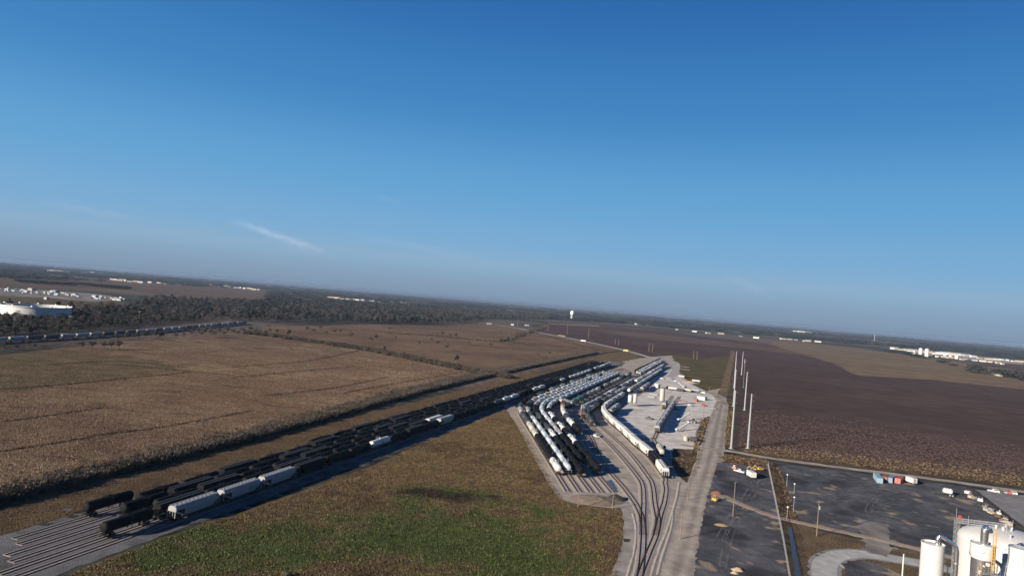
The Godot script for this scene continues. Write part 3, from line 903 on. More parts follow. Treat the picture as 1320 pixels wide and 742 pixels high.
func hopper_parts(body: Material, roofing: Material) -> Array:
	var hull := MB.new()
	var st := [[-8.6, 2.95], [-8.45, 2.85], [-5.3, 1.18], [-1.8, 1.18], [1.8, 1.18], [5.3, 1.18], [8.45, 2.85], [8.6, 2.95]]
	var ring := func(z: float, yb: float) -> Array:
		var e := 0.12 if absf(z) > 8.55 else 0.0
		return [Vector3(-1.42, yb, z), Vector3(-1.58, yb + 0.5, z), Vector3(-1.62 + e, 3.3, z), Vector3(-1.5 + e, 4.05, z), Vector3(-1.05, 4.42 - e, z), Vector3(-0.35, 4.52 - e, z), Vector3(0.35, 4.52 - e, z), Vector3(1.05, 4.42 - e, z), Vector3(1.5 - e, 4.05, z), Vector3(1.62 - e, 3.3, z), Vector3(1.58, yb + 0.5, z), Vector3(1.42, yb, z)]
	for k in st.size() - 1:
		var a: Array = ring.call(st[k][0], st[k][1])
		var b: Array = ring.call(st[k + 1][0], st[k + 1][1])
		for j in 12:
			var q := (j + 1) % 12
			hull.quad(b[j], b[q], a[q], a[j])
	for e in [0, st.size() - 1]:
		var a: Array = ring.call(st[e][0], st[e][1])
		for j in range(1, 11):
			if e == 0: hull.tri(a[0], a[j], a[j + 1])
			else: hull.tri(a[0], a[j + 1], a[j])
	for z in [-6.2, -3.1, 0.0, 3.1, 6.2]:
		for s in [-1.0, 1.0]: hull.box(Vector3(1.6 * s, 2.6, z), Vector3(0.09, 2.2, 0.12))
	var bays := MB.new()
	for z in [-3.6, 0.0, 3.6]:
		var t := [Vector3(-1.4, 1.25, z - 1.6), Vector3(1.4, 1.25, z - 1.6), Vector3(1.4, 1.25, z + 1.6), Vector3(-1.4, 1.25, z + 1.6)]
		var l := [Vector3(-0.5, 0.42, z - 0.35), Vector3(0.5, 0.42, z - 0.35), Vector3(0.5, 0.42, z + 0.35), Vector3(-0.5, 0.42, z + 0.35)]
		for j in 4: bays.quad(t[j], t[(j + 1) % 4], l[(j + 1) % 4], l[j])
		bays.quad(l[0], l[1], l[2], l[3])
	var sill := MB.new()
	for s in [-1.0, 1.0]:
		sill.box(Vector3(0, 0.98, s * 7.2), Vector3(0.6, 0.42, 3.9))
		sill.box(Vector3(0, 1.14, s * 8.5), Vector3(3.1, 0.14, 0.8))
		sill.box(Vector3(1.45 * s, 1.12, 0), Vector3(0.14, 0.3, 16.6))
		sill.box(Vector3(0, 0.88, s * 9.1), Vector3(0.3, 0.3, 0.5))
	var posts := []
	for s in [-1.0, 1.0]:
		var ps := MB.new()
		for x in [-1.45, 1.45]: ps.bar(Vector3(x, 1.2, s * 8.8), Vector3(x, 3.0, s * 8.8), 0.16, 0.16)
		ps.bar(Vector3(-0.5, 1.2, s * 8.8), Vector3(-0.5, 3.0, s * 8.8), 0.12, 0.12)
		ps.bar(Vector3(0.5, 1.2, s * 8.8), Vector3(0.5, 3.0, s * 8.8), 0.12, 0.12)
		for k in 6: ps.bar(Vector3(1.02, 1.5 + k * 0.48, s * 8.84), Vector3(1.5, 1.5 + k * 0.48, s * 8.84), 0.05, 0.05)
		posts.append(ps)
	var hatches := []
	for k in 10:
		var h := MB.new()
		h.tube(Vector3(0, 4.5, -7.2 + k * 1.6), Vector3(0, 4.64, -7.2 + k * 1.6), 0.42, 0.38, 10)
		hatches.append(h)
	var boards := []
	for s in [-1.0, 1.0]:
		var bd := MB.new()
		bd.box(Vector3(0.86 * s, 4.66, 0), Vector3(0.42, 0.05, 17.3))
		for k in 9: bd.bar(Vector3(0.86 * s, 4.42, -8.0 + k * 2.0), Vector3(0.86 * s, 4.64, -8.0 + k * 2.0), 0.3, 0.06)
		boards.append(bd)
	var b1 := MB.new()
	add_bogie(b1, -6.9)
	var b2 := MB.new()
	add_bogie(b2, 6.9)
	var out := [["body", hull, body], ["hopper_bays", bays, body], ["side_sill", sill, M.under], ["end_frame", posts[0], body], ["end_frame", posts[1], body], ["running_board", boards[0], roofing], ["running_board", boards[1], roofing], ["bogie", b1, M.under], ["bogie", b2, M.under]]
	for h in hatches: out.append(["hatch", h, body])
	return out

func car_proto(kind: String, col: String, near: bool) -> Node3D:
	var key := kind + col + str(near)
	if protos.has(key): return protos[key]
	var parts := tank_parts(M[col]) if kind == "tank" else hopper_parts(M[col], M.galv if col != "black" and col != "dark_grey" and col != "brown" else M.dark_grey)
	var root: Node3D
	if near:
		root = Node3D.new()
		for p in parts:
			var o := MeshInstance3D.new()
			o.mesh = p[1].mesh(p[2])
			o.name = p[0]
			root.add_child(o, true)
	else:
		var by := {}
		for p in parts:
			if p[0] in ["ladder", "end_railing", "outlet"]: continue
			if not by.has(p[2]): by[p[2]] = MB.new()
			var mb: MB = by[p[2]]
			var k0 := mb.v.size()
			mb.v.append_array(p[1].v)
			mb.n.append_array(p[1].n)
			for j in p[1].i: mb.i.append(j + k0)
		var am := ArrayMesh.new()
		for m in by: by[m].add_to(am, m)
		var o := MeshInstance3D.new()
		o.mesh = am
		root = o
	protos[key] = root
	return root

const LOOK := {"black": "black", "white": "white", "cream": "grimy cream", "light_grey": "light grey", "silver": "silvery white", "dark_grey": "dark grey", "brown": "rusty brown", "green": "green"}

func put_car(kind: String, col: String, a: Vector2, b: Vector2, where: String, group: String, label := "") -> Node3D:
	var at := (a + b) / 2.0
	var d := (b - a).normalized()
	var src := car_proto(kind, col, at.length() < 470.0)
	var o: Node3D = src.duplicate()
	var nm := "tank_car" if kind == "tank" else "covered_hopper"
	if kind == "tank": nm = ("black_" if col in ["black", "dark_grey"] else "pale_") + nm
	o.name = numbered(nm)
	add_child(o, true)
	o.position = v3(at, RAIL_TOP)
	o.rotation.y = atan2(-d.x, -d.y)
	tag(o, label if label != "" else "%s %s on %s" % [LOOK[col], "tank car" if kind == "tank" else "covered hopper car", where], "railcar", group)
	return o

# seq: letters for the first cars (b black tank, w white tank, c cream, s silver, g grey tank, d dark tank, e green; capitals are hoppers: W, G light grey, D dark, B brown, _ an empty space)
const CODE := {"b": ["tank", "black"], "w": ["tank", "white"], "c": ["tank", "cream"], "s": ["tank", "silver"], "g": ["tank", "light_grey"], "d": ["tank", "dark_grey"], "e": ["tank", "green"], "W": ["hopper", "white"], "G": ["hopper", "light_grey"], "D": ["hopper", "dark_grey"], "B": ["hopper", "brown"], "K": ["hopper", "black"]}

func fill(path: PackedVector2Array, from: float, to: float, seq: String, pool: String, where: String, group: String) -> void:
	var s := from
	var made := 0
	var k := 0
	while s < to:
		var ch := seq[k] if k < seq.length() else pool[rng.randi() % pool.length()]
		k += 1
		if ch == "_":
			s += 18.0
			continue
		var l: float = CAR[CODE[ch][0]]
		if s + l > to: break
		var car := put_car(CODE[ch][0], CODE[ch][1], along(path, s + l * 0.18), along(path, s + l * 0.82), where, group)
		made += 1
		if made == 2 and seq.begins_with("GGGK"):
			# dark lettering blocks on the side of the second pale hopper, too small to read
			for b in 3:
				var mk := MB.new()
				mk.box(Vector3(1.66, 2.75, -6.4 + b * 1.5), Vector3(0.03, 1.0, 0.95))
				obj("marking", mk.mesh(M.blue), car)
			car.set_meta("label", "light grey covered hopper with dark block markings on the sixth straight track")
		s += l + 0.15

func st_of(p: Vector2) -> Vector2:
	return Vector2((p - YO).dot(YD), (p - YO).dot(YR))

func stp(a: Array) -> PackedVector2Array:
	var o := PackedVector2Array()
	for k in range(0, a.size(), 2): o.append(yp(a[k], a[k + 1]))
	return o

func s_on(path: PackedVector2Array, p: Vector2) -> float:
	# how far along the path the nearest point to p lies
	var best := 1e9
	var at := 0.0
	var run := 0.0
	for k in path.size() - 1:
		var q := Geometry2D.get_closest_point_to_segment(p, path[k], path[k + 1])
		if q.distance_to(p) < best:
			best = q.distance_to(p)
			at = run + q.distance_to(path[k])
		run += path[k].distance_to(path[k + 1])
	return at

func make_rail() -> void:
	var tm := MB.new()
	tm.box(Vector3(0, 0, 0), Vector3(2.6, 0.18, 0.24))
	tie_mesh = tm.mesh(M.tie)
	# --- the six long straight tracks beside the brush line
	var names := ["first", "second", "third", "fourth", "fifth", "sixth"]
	var t0 := [-30.0, -32.0, -38.0, -40.0, -46.0, -47.0]
	var first := [g2(105, 669.5), g2(164, 654), g2(151, 670), g2(196, 665), g2(131, 698), g2(216, 675)]
	var seqs := ["b_____bbKbKbbKbb", "bbKbbKbbbKb", "bKbbKbbbKbb", "bKbbKbbbKbb", "bKbbKbbbbbKWbbb", "GGGKbbwbKbGbbbbdwwKbwwbbbwb"]
	var pools := ["bbbbbK", "bbbbKb", "bbbbKb", "bbbbbK", "bbbbbKb", "bbwbwwbG"]
	for k in 6:
		var t := -22.5 + 4.35 * k
		var path := stp([t0[k], t, 300, t, 560 - k * 4, t, 785, t - 2.0])
		track(path, "%s of six long straight tracks counted from the brush line" % names[k], "long straight tracks", true)
		fill(path, st_of(first[k]).x - t0[k], [735.0, 745.0, 750.0, 752.0, 756.0, 760.0][k] - t0[k] - 30.0, seqs[k], pools[k], "the %s long straight track from the brush line" % names[k], "cars in the long straight rows")
	# --- five stub tracks of the fan
	var ends := [g2(732, 634), g2(747, 634.5), g2(762, 635), g2(776, 635.5), g2(789.6, 635.3)]
	var ts := [10.6, 15.2, 19.8, 24.4, 29.4]
	var cars := [g2(716, 614), g2(728, 613), g2(744.5, 617), g2(749, 600), g2(768, 613)]
	var fseq := ["wbbbccddgdb", "sssssssdgbdcwc", "bbbbwdbdbb", "bbbggsssssssss", "bbbwbwbwbsssssssss"]
	var fpool := ["bbdgb", "wwcsg", "ccwsbg", "sssw", "sssw"]
	for k in 5:
		var e := st_of(ends[k])
		var corner: float = e.x + (e.y - ts[k]) / 0.447
		var path := fillet(stp([e.x, e.y, corner, ts[k], 640, ts[k], 690, ts[k] + (2 - k) * 3.5]), 38.0)
		track(path, "%s stub track of the curved fan counted from the grass triangle" % names[k], "stub tracks of the curved fan", true)
		fill(path, s_on(path, cars[k]), path_len(path) - [70.0, 95.0, 85.0, 100.0, 95.0][k], fseq[k], fpool[k], "the %s stub track of the curved fan" % names[k], "cars in the curved fan")
	# --- the tracks that run on through the throat
	var throat := pl([812, 790, 818, 764, 824, 742, 827, 722, 829, 690])
	var lead := PackedVector2Array(throat)
	lead.append_array(pl([827, 668, 823, 657, 818, 648, 808, 634, 798, 622, 786, 608, 771, 585, 759, 564, 748, 550, 741, 541, 741.5, 533]))
	lead.append_array(stp([300, 48.8, 345, 48.8, 500, 48.8, 880, 48.8]))
	var pa := smooth_path(lead)
	track(pa, "curving lead track from the throat with empty rails")
	fill(pa, s_on(pa, yp(612, 48.8)), path_len(pa) - 20.0, "GWsswG", "swGgc", "the far lead row behind the curved fan", "cars in the far rows of the fan")
	var r6 := smooth_path(PackedVector2Array([g2(771, 585), g2(760, 577), g2(748, 564), g2(738, 553), g2(731, 545), g2(726, 536), g2(725, 529), g2(727, 522), yp(312, 41.2), yp(340, 40.3), yp(500, 40.2), yp(930, 40.2)]))
	track(r6, "track of mixed cars just inside the silvery rows of the fan")
	fill(r6, s_on(r6, g2(746.5, 562)), s_on(r6, yp(610, 40)), "bwdwcBcceedggwbcdg", "dbgcwD", "the track just inside the silvery rows", "cars in the fan beside the empty lead")
	fill(r6, s_on(r6, yp(640, 40)), path_len(r6) - 12.0, "bbKbb", "bbdb", "the far end of the track inside the silvery rows", "cars in the far rows of the fan")
	var r6b := stp([590, 41, 620, 44.5, 760, 44.5, 900, 44.5, 930, 42])
	track(r6b, "short siding at the far end of the fan by the highway")
	fill(r6b, 35.0, 300.0, "gwsG", "gwsbW", "the short far siding by the highway", "cars in the far rows of the fan")
	var r7 := smooth_path(PackedVector2Array([g2(772, 586), g2(763, 566), g2(756, 550), g2(752, 541), g2(752, 533), yp(300, 53.4), yp(330, 53.2), yp(500, 53.2), yp(560, 53.2)]))
	track(r7, "track whose string of hoppers ends with a rusty brown car")
	fill(r7, s_on(r7, g2(752, 541)), path_len(r7) - 8.0, "BGGggDGWgKG", "GGWDg", "the track that begins with a rusty brown hopper", "cars in the fan beside the empty lead")
	var tb := PackedVector2Array(pl([829, 690, 829, 660, 829.5, 647, 828, 626, 820, 612, 793, 580, 762, 549]))
	tb.append_array(PackedVector2Array([g2(757, 540), g2(757, 533), yp(300, 58.2), yp(335, 57.8), yp(520, 57.6), yp(800, 57.6)]))
	var rb := smooth_path(tb)
	track(rb, "through track with empty rails beside the white pickup")
	fill(rb, s_on(rb, g2(762, 550)), s_on(rb, yp(475, 57.6)), "ddDgdbDgdg", "dgbDg", "the through track behind the parked pickup", "cars in the fan beside the empty lead")
	fill(rb, s_on(rb, yp(522, 57.6)), path_len(rb) - 6.0, "WsGgsw", "wsgGW", "the far part of the through track", "cars in the far rows of the fan")
	var td := PackedVector2Array(pl([824, 744, 827, 735, 836, 712, 845, 690, 851, 664, 856, 648, 858.5, 632, 857, 622]))
	td.append_array(stp([151, 124.0, 189, 112.4, 210, 103.2, 244, 90.2, 274, 77.8, 306, 67.4, 330, 63.8, 360, 63.6, 500, 63.6, 720, 63.6]))
	var rd := smooth_path(td)
	track(rd, "curved outer track under the long string of white hoppers")
	fill(rd, s_on(rd, g2(857.5, 618)), s_on(rd, yp(425, 63.6)), "WKWWWWWWWWWGGWG", "GWGD", "the curved outer track beside the limestone pad", "white hoppers on the outer curve")
	fill(rd, s_on(rd, yp(440, 63.6)), path_len(rd) - 6.0, "wggsgwgs", "gsw", "the straight far part of the outer track", "cars in the far rows of the fan")
	var tc := PackedVector2Array(pl([845, 690, 848, 672, 846.5, 662, 844, 649, 841, 626, 833.5, 612, 808, 580, 772, 548]))
	tc.append_array(PackedVector2Array([g2(766, 538), g2(764, 530), yp(330, 63.0), yp(380, 63.6)]))
	track(smooth_path(tc), "empty curved track running alongside the white hoppers")
	var r10 := smooth_path(stp([262, 83.0, 282, 76.0, 300, 72.6, 330, 71.6, 500, 71.6, 560, 70]))
	track(r10, "short track at the edge of the limestone pad")
	fill(r10, s_on(r10, yp(300, 72.6)), s_on(r10, yp(358, 71.6)), "GGG", "G", "the short track at the limestone pad", "hoppers at the limestone pad")
	fill(r10, s_on(r10, yp(462, 71.6)), s_on(r10, yp(522, 71.6)), "GGg", "G", "the short track past the pad", "hoppers at the limestone pad")
	# --- the unloading track on the pad and the spur to the tank farm
	var pt := smooth_path(pl([843, 566, 848, 556, 858, 540, 868, 524, 876, 511]))
	track(pt, "unloading track across the limestone pad")
	fill(pt, s_on(pt, g2(847, 559)), s_on(pt, g2(870, 520)), "GGGG", "G", "the unloading track of the limestone pad", "hoppers at the limestone pad")
	var pt2 := smooth_path(pl([855, 528, 861, 519, 867, 510]))
	track(pt2, "stub of track beside the tall cream silo")
	fill(pt2, 3.0, 40.0, "G", "G", "the stub track beside the tall cream silo", "hoppers at the limestone pad")
	var pt3 := smooth_path(pl([856, 596, 851, 587, 846, 575, 841, 564]))
	track(pt3, "stub of track behind the outer white hoppers")
	fill(pt3, 8.0, 32.0, "c", "c", "the stub beside the parked truck tractor", "")
	var sp := smooth_path(pl([924, 637, 960, 651, 1000, 666, 1060, 680, 1130, 694.5, 1200, 711, 1290, 734]))
	track(sp, "industrial spur on a pale bank crossing the slag lots")
	# --- the main line behind the pasture with its grey train
	var ml := smooth_path(pl([-260, 461, 0, 442, 100, 436, 200, 428.5, 300, 419, 380, 412, 470, 406]))
	patch("gravel_yard", ragged(ribbon(ml, 9.0, 9.0), 10.0, 0.6), 0.10, 8.0, func(x, z): return Color(0.20, 0.19, 0.185), M.gravel)
	track(ml, "main line track behind the wide brown pasture", "", false)
	fill(ml, 30.0, s_on(ml, g2(318, 417.3)), "GGGDGDGGDDGGGDDDGGDGGG", "GDG", "the main line behind the brown pasture", "long grey train on the main line")


# ---------- plants ----------
var tuft_mesh: ArrayMesh
var weed_mesh: ArrayMesh
var brush_mesh: Array = []
var wood_mesh: Array = []
var clump_mesh: ArrayMesh

func shade() -> Color:
	var f := rng.randf_range(0.6, 1.15)
	return Color(f, f, f)

func blade(mb: MB, base: Vector3, tip: Vector3, w: float) -> void:
	var d := tip - base
	var side := d.cross(Vector3(rng.randf_range(-1, 1), rng.randf_range(-0.4, 0.4), rng.randf_range(-1, 1))).normalized() * w
	mb.tint = shade()
	mb.tri(base - side, base + side, tip)

func leaf(mb: MB, p: Vector3, size: float, out: Vector3) -> void:
	# a small leafy spray, facing more or less outwards
	var nn := (out.normalized() + Vector3(rng.randf_range(-0.8, 0.8), rng.randf_range(-0.4, 0.9), rng.randf_range(-0.8, 0.8))).normalized()
	var x := nn.cross(Vector3(rng.randf_range(-1, 1), 1.0, rng.randf_range(-1, 1))).normalized() * size * rng.randf_range(0.7, 1.2)
	var y := nn.cross(x).normalized() * size * rng.randf_range(0.5, 1.0)
	mb.tint = shade()
	mb.tri(p - x, p + y * 0.9, p + x * 0.8)
	mb.tri(p - x * 0.8, p + x, p - y)

func tuft(blades: int, r: float, h: float, w: float) -> ArrayMesh:
	var mb := MB.new()
	mb.tinted = true
	for k in blades:
		var a := rng.randf() * TAU
		var q := Vector3(cos(a), 0, sin(a)) * r * sqrt(rng.randf())
		blade(mb, q - Vector3(0, 0.03, 0), q * rng.randf_range(1.1, 1.9) + Vector3(rng.randf_range(-0.1, 0.1) * h, h * rng.randf_range(0.55, 1.0), rng.randf_range(-0.1, 0.1) * h), w)
	return mb.mesh(M.leaf)

func brush(h: float, r: float, twigs: int, spray: float) -> ArrayMesh:
	var mb := MB.new()
	mb.tinted = true
	for k in twigs:
		var a := rng.randf() * TAU
		var q := Vector3(cos(a), 0, sin(a)) * r * 0.5 * sqrt(rng.randf())
		var tip := q * rng.randf_range(1.2, 2.2) + Vector3(0, h * rng.randf_range(0.5, 1.0), 0)
		blade(mb, q, tip, 0.07)
		if rng.randf() < spray: leaf(mb, q.lerp(tip, rng.randf_range(0.35, 0.9)), 0.34, q)
	return mb.mesh(M.leaf)

func crown_point(k: int, lobes: Array) -> Array:
	var l: Array = lobes[k % lobes.size()]
	var d := Vector3(rng.randfn(), rng.randfn(), rng.randfn()).normalized()
	var f := pow(rng.randf(), 0.4)
	return [l[0] + d * l[1] * f, d]

func wood_tree(h: float, leaves: int, size: float, bare: bool) -> ArrayMesh:
	# a tree of the distant wood: trunk and crown in one, far too small to part
	var mb := MB.new()
	mb.tinted = true
	mb.tint = Color(0.9, 0.8, 0.75)
	mb.tube(Vector3.ZERO, Vector3(0, h * 0.45, 0), 0.3, 0.15, 5, false)
	var lobes := []
	for k in 5:
		var a := rng.randf() * TAU
		lobes.append([Vector3(cos(a) * h * 0.16, h * rng.randf_range(0.45, 0.72), sin(a) * h * 0.16), Vector3(h * 0.2, h * rng.randf_range(0.14, 0.24), h * 0.2)])
	lobes.append([Vector3(0, h * 0.72, 0), Vector3(h * 0.2, h * 0.26, h * 0.2)])
	for k in leaves:
		var c := crown_point(k, lobes)
		if bare: blade(mb, c[0], c[0] + Vector3(c[1].x * 1.6, 1.2 + rng.randf(), c[1].z * 1.6), size)
		else: leaf(mb, c[0], size, c[1])
	return mb.mesh(M.leaf)

func tree(nm: String, label: String, at: Vector3, h: float, bare: bool, group: String, tone: Color) -> void:
	var t := thing(nm, label, "tree", at, rng.randf() * TAU, group)
	var tr := MB.new()
	var top := Vector3(rng.randf_range(-0.05, 0.05) * h, h * 0.5, rng.randf_range(-0.05, 0.05) * h)
	tr.tube(Vector3(0, -0.2, 0), top * 0.5, h * 0.03, h * 0.022, 7, false)
	tr.tube(top * 0.5, top, h * 0.022, h * 0.014, 7, false)
	var lobes := []
	for k in 7:
		var a := TAU * k / 7.0 + rng.randf()
		var e := top * rng.randf_range(0.55, 1.0) + Vector3(cos(a), rng.randf_range(0.5, 1.5), sin(a)) * h * rng.randf_range(0.14, 0.24)
		var s := top * rng.randf_range(0.5, 0.95)
		tr.tube(s, e, h * 0.012, h * 0.004, 5, false)
		for j in 3:
			var e2 := e + Vector3(rng.randf_range(-1, 1), rng.randf_range(0.1, 1), rng.randf_range(-1, 1)) * h * 0.12
			tr.tube(e.lerp(s, 0.3 * j), e2, h * 0.005, h * 0.002, 4, false)
		lobes.append([e, Vector3(h * 0.15, h * 0.12, h * 0.15) * rng.randf_range(0.7, 1.25)])
	lobes.append([top + Vector3(0, h * 0.3, 0), Vector3(h * 0.16, h * 0.17, h * 0.16)])
	obj("trunk", tr.mesh(M.bark), t)
	var cr := MB.new()
	cr.tinted = true
	for k in (600 if bare else 700):
		var c := crown_point(k, lobes)
		if bare: blade(cr, c[0], c[0] + Vector3(c[1].x, 0.6 + rng.randf(), c[1].z) * h * 0.10, h * 0.011)
		else: leaf(cr, c[0], h * 0.055, c[1])
	for k in cr.c.size(): cr.c[k] = Color(cr.c[k].r * tone.r, cr.c[k].g * tone.g, cr.c[k].b * tone.b)
	obj("crown", cr.mesh(M.leaf), t)

func in_poly(poly: PackedVector2Array, spacing: float, keep := 1.0, most := 200000) -> PackedVector2Array:
	var lo := poly[0]
	var hi := poly[0]
	for p in poly:
		lo = lo.min(p)
		hi = hi.max(p)
	var o := PackedVector2Array()
	var z := lo.y
	while z < hi.y:
		var x := lo.x
		while x < hi.x:
			if keep >= 1.0 or rng.randf() < keep:
				var p := Vector2(x + rng.randf() * spacing, z + rng.randf() * spacing)
				if Geometry2D.is_point_in_polygon(p, poly): o.append(p)
			x += spacing
		z += spacing
	return o

func turned(p: Vector2, s: Vector3, y := 0.0) -> Transform3D:
	return Transform3D(Basis(Vector3.UP, rng.randf() * TAU).scaled(s), Vector3(p.x, y, p.y))

func times(c: Color, f: float) -> Color:
	return Color(c.r * f, c.g * f, c.b * f)

func line_plants(nm: String, label: String, cat: String, mesh: Mesh, path: PackedVector2Array, step: float, wide: float, sx: float, sy: float, col: Color, var_ := 0.3) -> void:
	var list := []
	var l := path_len(path)
	var s := 0.0
	while s < l:
		var p := along(path, s) + Vector2(rng.randfn(), rng.randfn()) * wide
		var k := rng.randf_range(0.7, 1.35)
		list.append([turned(p, Vector3(sx * k, sy * k * rng.randf_range(0.7, 1.3), sx * k)), times(col, rng.randf_range(1.0 - var_, 1.0 + var_))])
		s += step * rng.randf_range(0.5, 1.5)
	tag(scatter(nm, mesh, list), label, cat)

func make_plants() -> void:
	tuft_mesh = tuft(9, 0.45, 0.42, 0.10)
	weed_mesh = tuft(14, 0.5, 1.0, 0.07)
	for k in 3: brush_mesh.append(brush(3.4, 2.2, 70, 0.35))
	for k in 3: wood_mesh.append(wood_tree(14.0, 150, 1.0, false))
	for k in 2: wood_mesh.append(wood_tree(13.0, 170, 0.22, true))
	var cl := MB.new()
	cl.tinted = true
	for k in 150:
		var a := rng.randf() * TAU
		var q := Vector3(cos(a), 0, sin(a)) * 14.0 * sqrt(rng.randf())
		leaf(cl, q + Vector3(0, rng.randf_range(3.0, 12.0), 0), 1.9, Vector3(cos(a), 1.4, sin(a)))
	clump_mesh = cl.mesh(M.leaf)

	# --- grass that can be told apart only as a rough nap
	var list := []
	var tri := pl([20, 772, 130, 724, 245, 683, 380, 639, 480, 603, 560, 566, 650, 527, 680, 566, 714, 629, 731, 650, 800, 658, 804, 690, 795, 742, 780, 790, 60, 800])
	for p in in_poly(tri, 0.85, 0.9):
		var k := rng.randf_range(0.45, 1.7)
		list.append([turned(p, Vector3(k, k * rng.randf_range(0.4, 0.9), k), 0.05), times(col_tri.call(p.x, p.y), rng.randf_range(0.22, 0.85))])
	tag(scatter("meadow_grass", tuft_mesh, list), "short green and straw coloured grass of the triangle between the tracks", "grass")
	list = []
	var fld := pl([-60, 672, 0, 650, 150, 609, 300, 574, 450, 538, 540, 508, 625, 487, 560, 469, 480, 453, 380, 440, 320, 434, 200, 440, 100, 450, 0, 462, -60, 468])
	for p in in_poly(fld, 1.45, 1.0):
		if rng.randf() < smoothstep(380.0, 900.0, p.length()): continue
		var k := rng.randf_range(0.7, 1.8)
		list.append([turned(p, Vector3(k, k * rng.randf_range(0.5, 1.1), k), 0.03), times(col_field.call(p.x, p.y), rng.randf_range(0.38, 0.84))])
	tag(scatter("pasture_grass", tuft_mesh, list), "coarse dry brown grass of the wide pasture", "grass")
	list = []
	var plo := pl([950, 581, 1010, 588, 1150, 604, 1330, 623, 1330, 560, 1150, 540, 960, 520])
	for p in in_poly(plo, 1.5, 0.85):
		var k := rng.randf_range(0.6, 1.5)
		if rng.randf() < smoothstep(430.0, 640.0, p.length()): continue
		var edge := smoothstep(-420.0, -360.0, p.y) * rng.randf()
		list.append([turned(p, Vector3(k, k * rng.randf_range(0.5, 1.0), k), 0.03), times(mix3(Color(0.13, 0.09, 0.085), Color(0.26, 0.19, 0.12), (0.25 + edge) * rng.randf()), rng.randf_range(0.35, 0.8))])
	tag(scatter("stubble", tuft_mesh, list), "dull purple brown stubble of the ploughed field past the road", "stubble")
	# --- dark weed lines along the drains of the pasture
	for ln in [[0, 502, 80, 496, 160, 488, 246, 480], [0, 544, 68, 535, 128, 526], [-60, 590, 0, 582, 89, 568, 142, 559, 214, 550, 326, 529], [300, 487, 381, 479, 451, 473], [443, 507, 489, 498, 570, 484, 596, 479], [300, 473, 397, 465, 462, 452], [150, 470, 245, 479, 300, 484], [60, 470, 150, 466, 240, 474], [340, 510, 430, 500, 500, 486]]:
		line_plants("weed_line", "thin dark line of weeds along a drain in the pasture", "weeds", weed_mesh, smooth_path(pl(ln)), 0.5, 0.5, 1.2, 0.75, Color(0.055, 0.038, 0.028))
	for ln in [[480, 603, 551, 616, 638, 628.5, 700, 640], [260, 674, 301, 682, 391, 703, 519, 731, 573, 742], [700, 645, 731, 678, 748, 705, 731, 742, 725, 760], [735, 668, 747, 690, 742, 715], [762, 690, 764, 720]]:
		line_plants("weed_line", "dark line of dead weeds in a shallow gully of the meadow", "weeds", weed_mesh, smooth_path(pl(ln)), 0.25, 0.45, 0.6, 0.42, Color(0.10, 0.066, 0.042))
	# --- brush
	var band := stp([-80, -55, 0, -55, 100, -56, 180, -60, 290, -67, 450, -70, 640, -68, 870, -65, 930, -66])
	list = []
	var n := 0
	for mesh in brush_mesh:
		list = []
		for k in 3200:
			var s := pow(rng.randf(), 1.1) * path_len(band)
			var d := absf(rng.randfn()) * (4.5 + minf(s, 520.0) * 0.016)
			var q := along(band, s) - YR * (d - 4.0)
			var sc := rng.randf_range(0.6, 1.4) * (1.0 - d * 0.03)
			list.append([turned(q, Vector3(sc * 1.1, sc * rng.randf_range(0.7, 1.2), sc * 1.1)), times(Color(0.082, 0.067, 0.059).lerp(Color(0.04, 0.037, 0.028), pow(rng.randf(), 2.0)), rng.randf_range(0.7, 1.25))])
		tag(scatter("brush", mesh, list), "long band of bare grey brown brush beside the straight tracks", "brush")
		var cross := smooth_path(pl([318, 430, 345, 433, 380, 438, 430, 445, 480, 453, 530, 463, 575, 472, 620, 481, 655, 487]))
		list = []
		for k in 800:
			var s := rng.randf() * path_len(cross)
			var q := along(cross, s) + Vector2(rng.randfn(), rng.randfn()) * 2.6
			var sc := rng.randf_range(0.6, 1.55)
			list.append([turned(q, Vector3(sc, sc * rng.randf_range(0.7, 1.3), sc)), times(Color(0.062, 0.052, 0.042), rng.randf_range(0.5, 1.4))])
		tag(scatter("brush", mesh, list), "low hedge of bare brush crossing between the two pastures", "brush")
		list = []
		for pa in [[500, 429, 560, 433, 612, 438, 650, 441], [648, 440, 668, 433, 688, 426, 705, 420], [655, 441, 720, 447, 770, 452], [690, 428, 730, 441, 780, 453]]:
			var pp := pl(pa)
			for k in 170:
				var q := along(pp, rng.randf() * path_len(pp)) + Vector2(rng.randfn(), rng.randfn()) * (5.0 if pa[0] == 648 else 2.0)
				var sc := rng.randf_range(0.4, 1.3) * (1.5 if pa[0] == 648 else 0.55)
				list.append([turned(q, Vector3(sc, sc, sc)), times(Color(0.08, 0.063, 0.052), rng.randf_range(0.5, 1.2))])
		tag(scatter("brush", mesh, list), "thin hedge lines in the pasture before the far wood", "brush")
		list = []
		for p in in_poly(pl([868, 578, 905, 580, 900, 608, 884, 620, 868, 600]), 2.2, 0.12): list.append([turned(p, Vector3(0.35, 0.22, 0.35)), times(Color(0.16, 0.12, 0.07), rng.randf_range(0.6, 1.2))])
		for p in in_poly(pl([926, 585, 988, 593, 1000, 601, 985, 600, 950, 600, 924, 595]), 2.0, 0.3): list.append([turned(p, Vector3(0.45, 0.28, 0.45)), times(Color(0.15, 0.10, 0.065), rng.randf_range(0.6, 1.2))])
		for p in in_poly(pl([893, 578, 897, 560, 905, 540, 915, 537, 906, 562, 900, 578]), 2.0, 0.3): list.append([turned(p, Vector3(0.4, 0.3, 0.4)), times(Color(0.17, 0.12, 0.07), rng.randf_range(0.6, 1.2))])
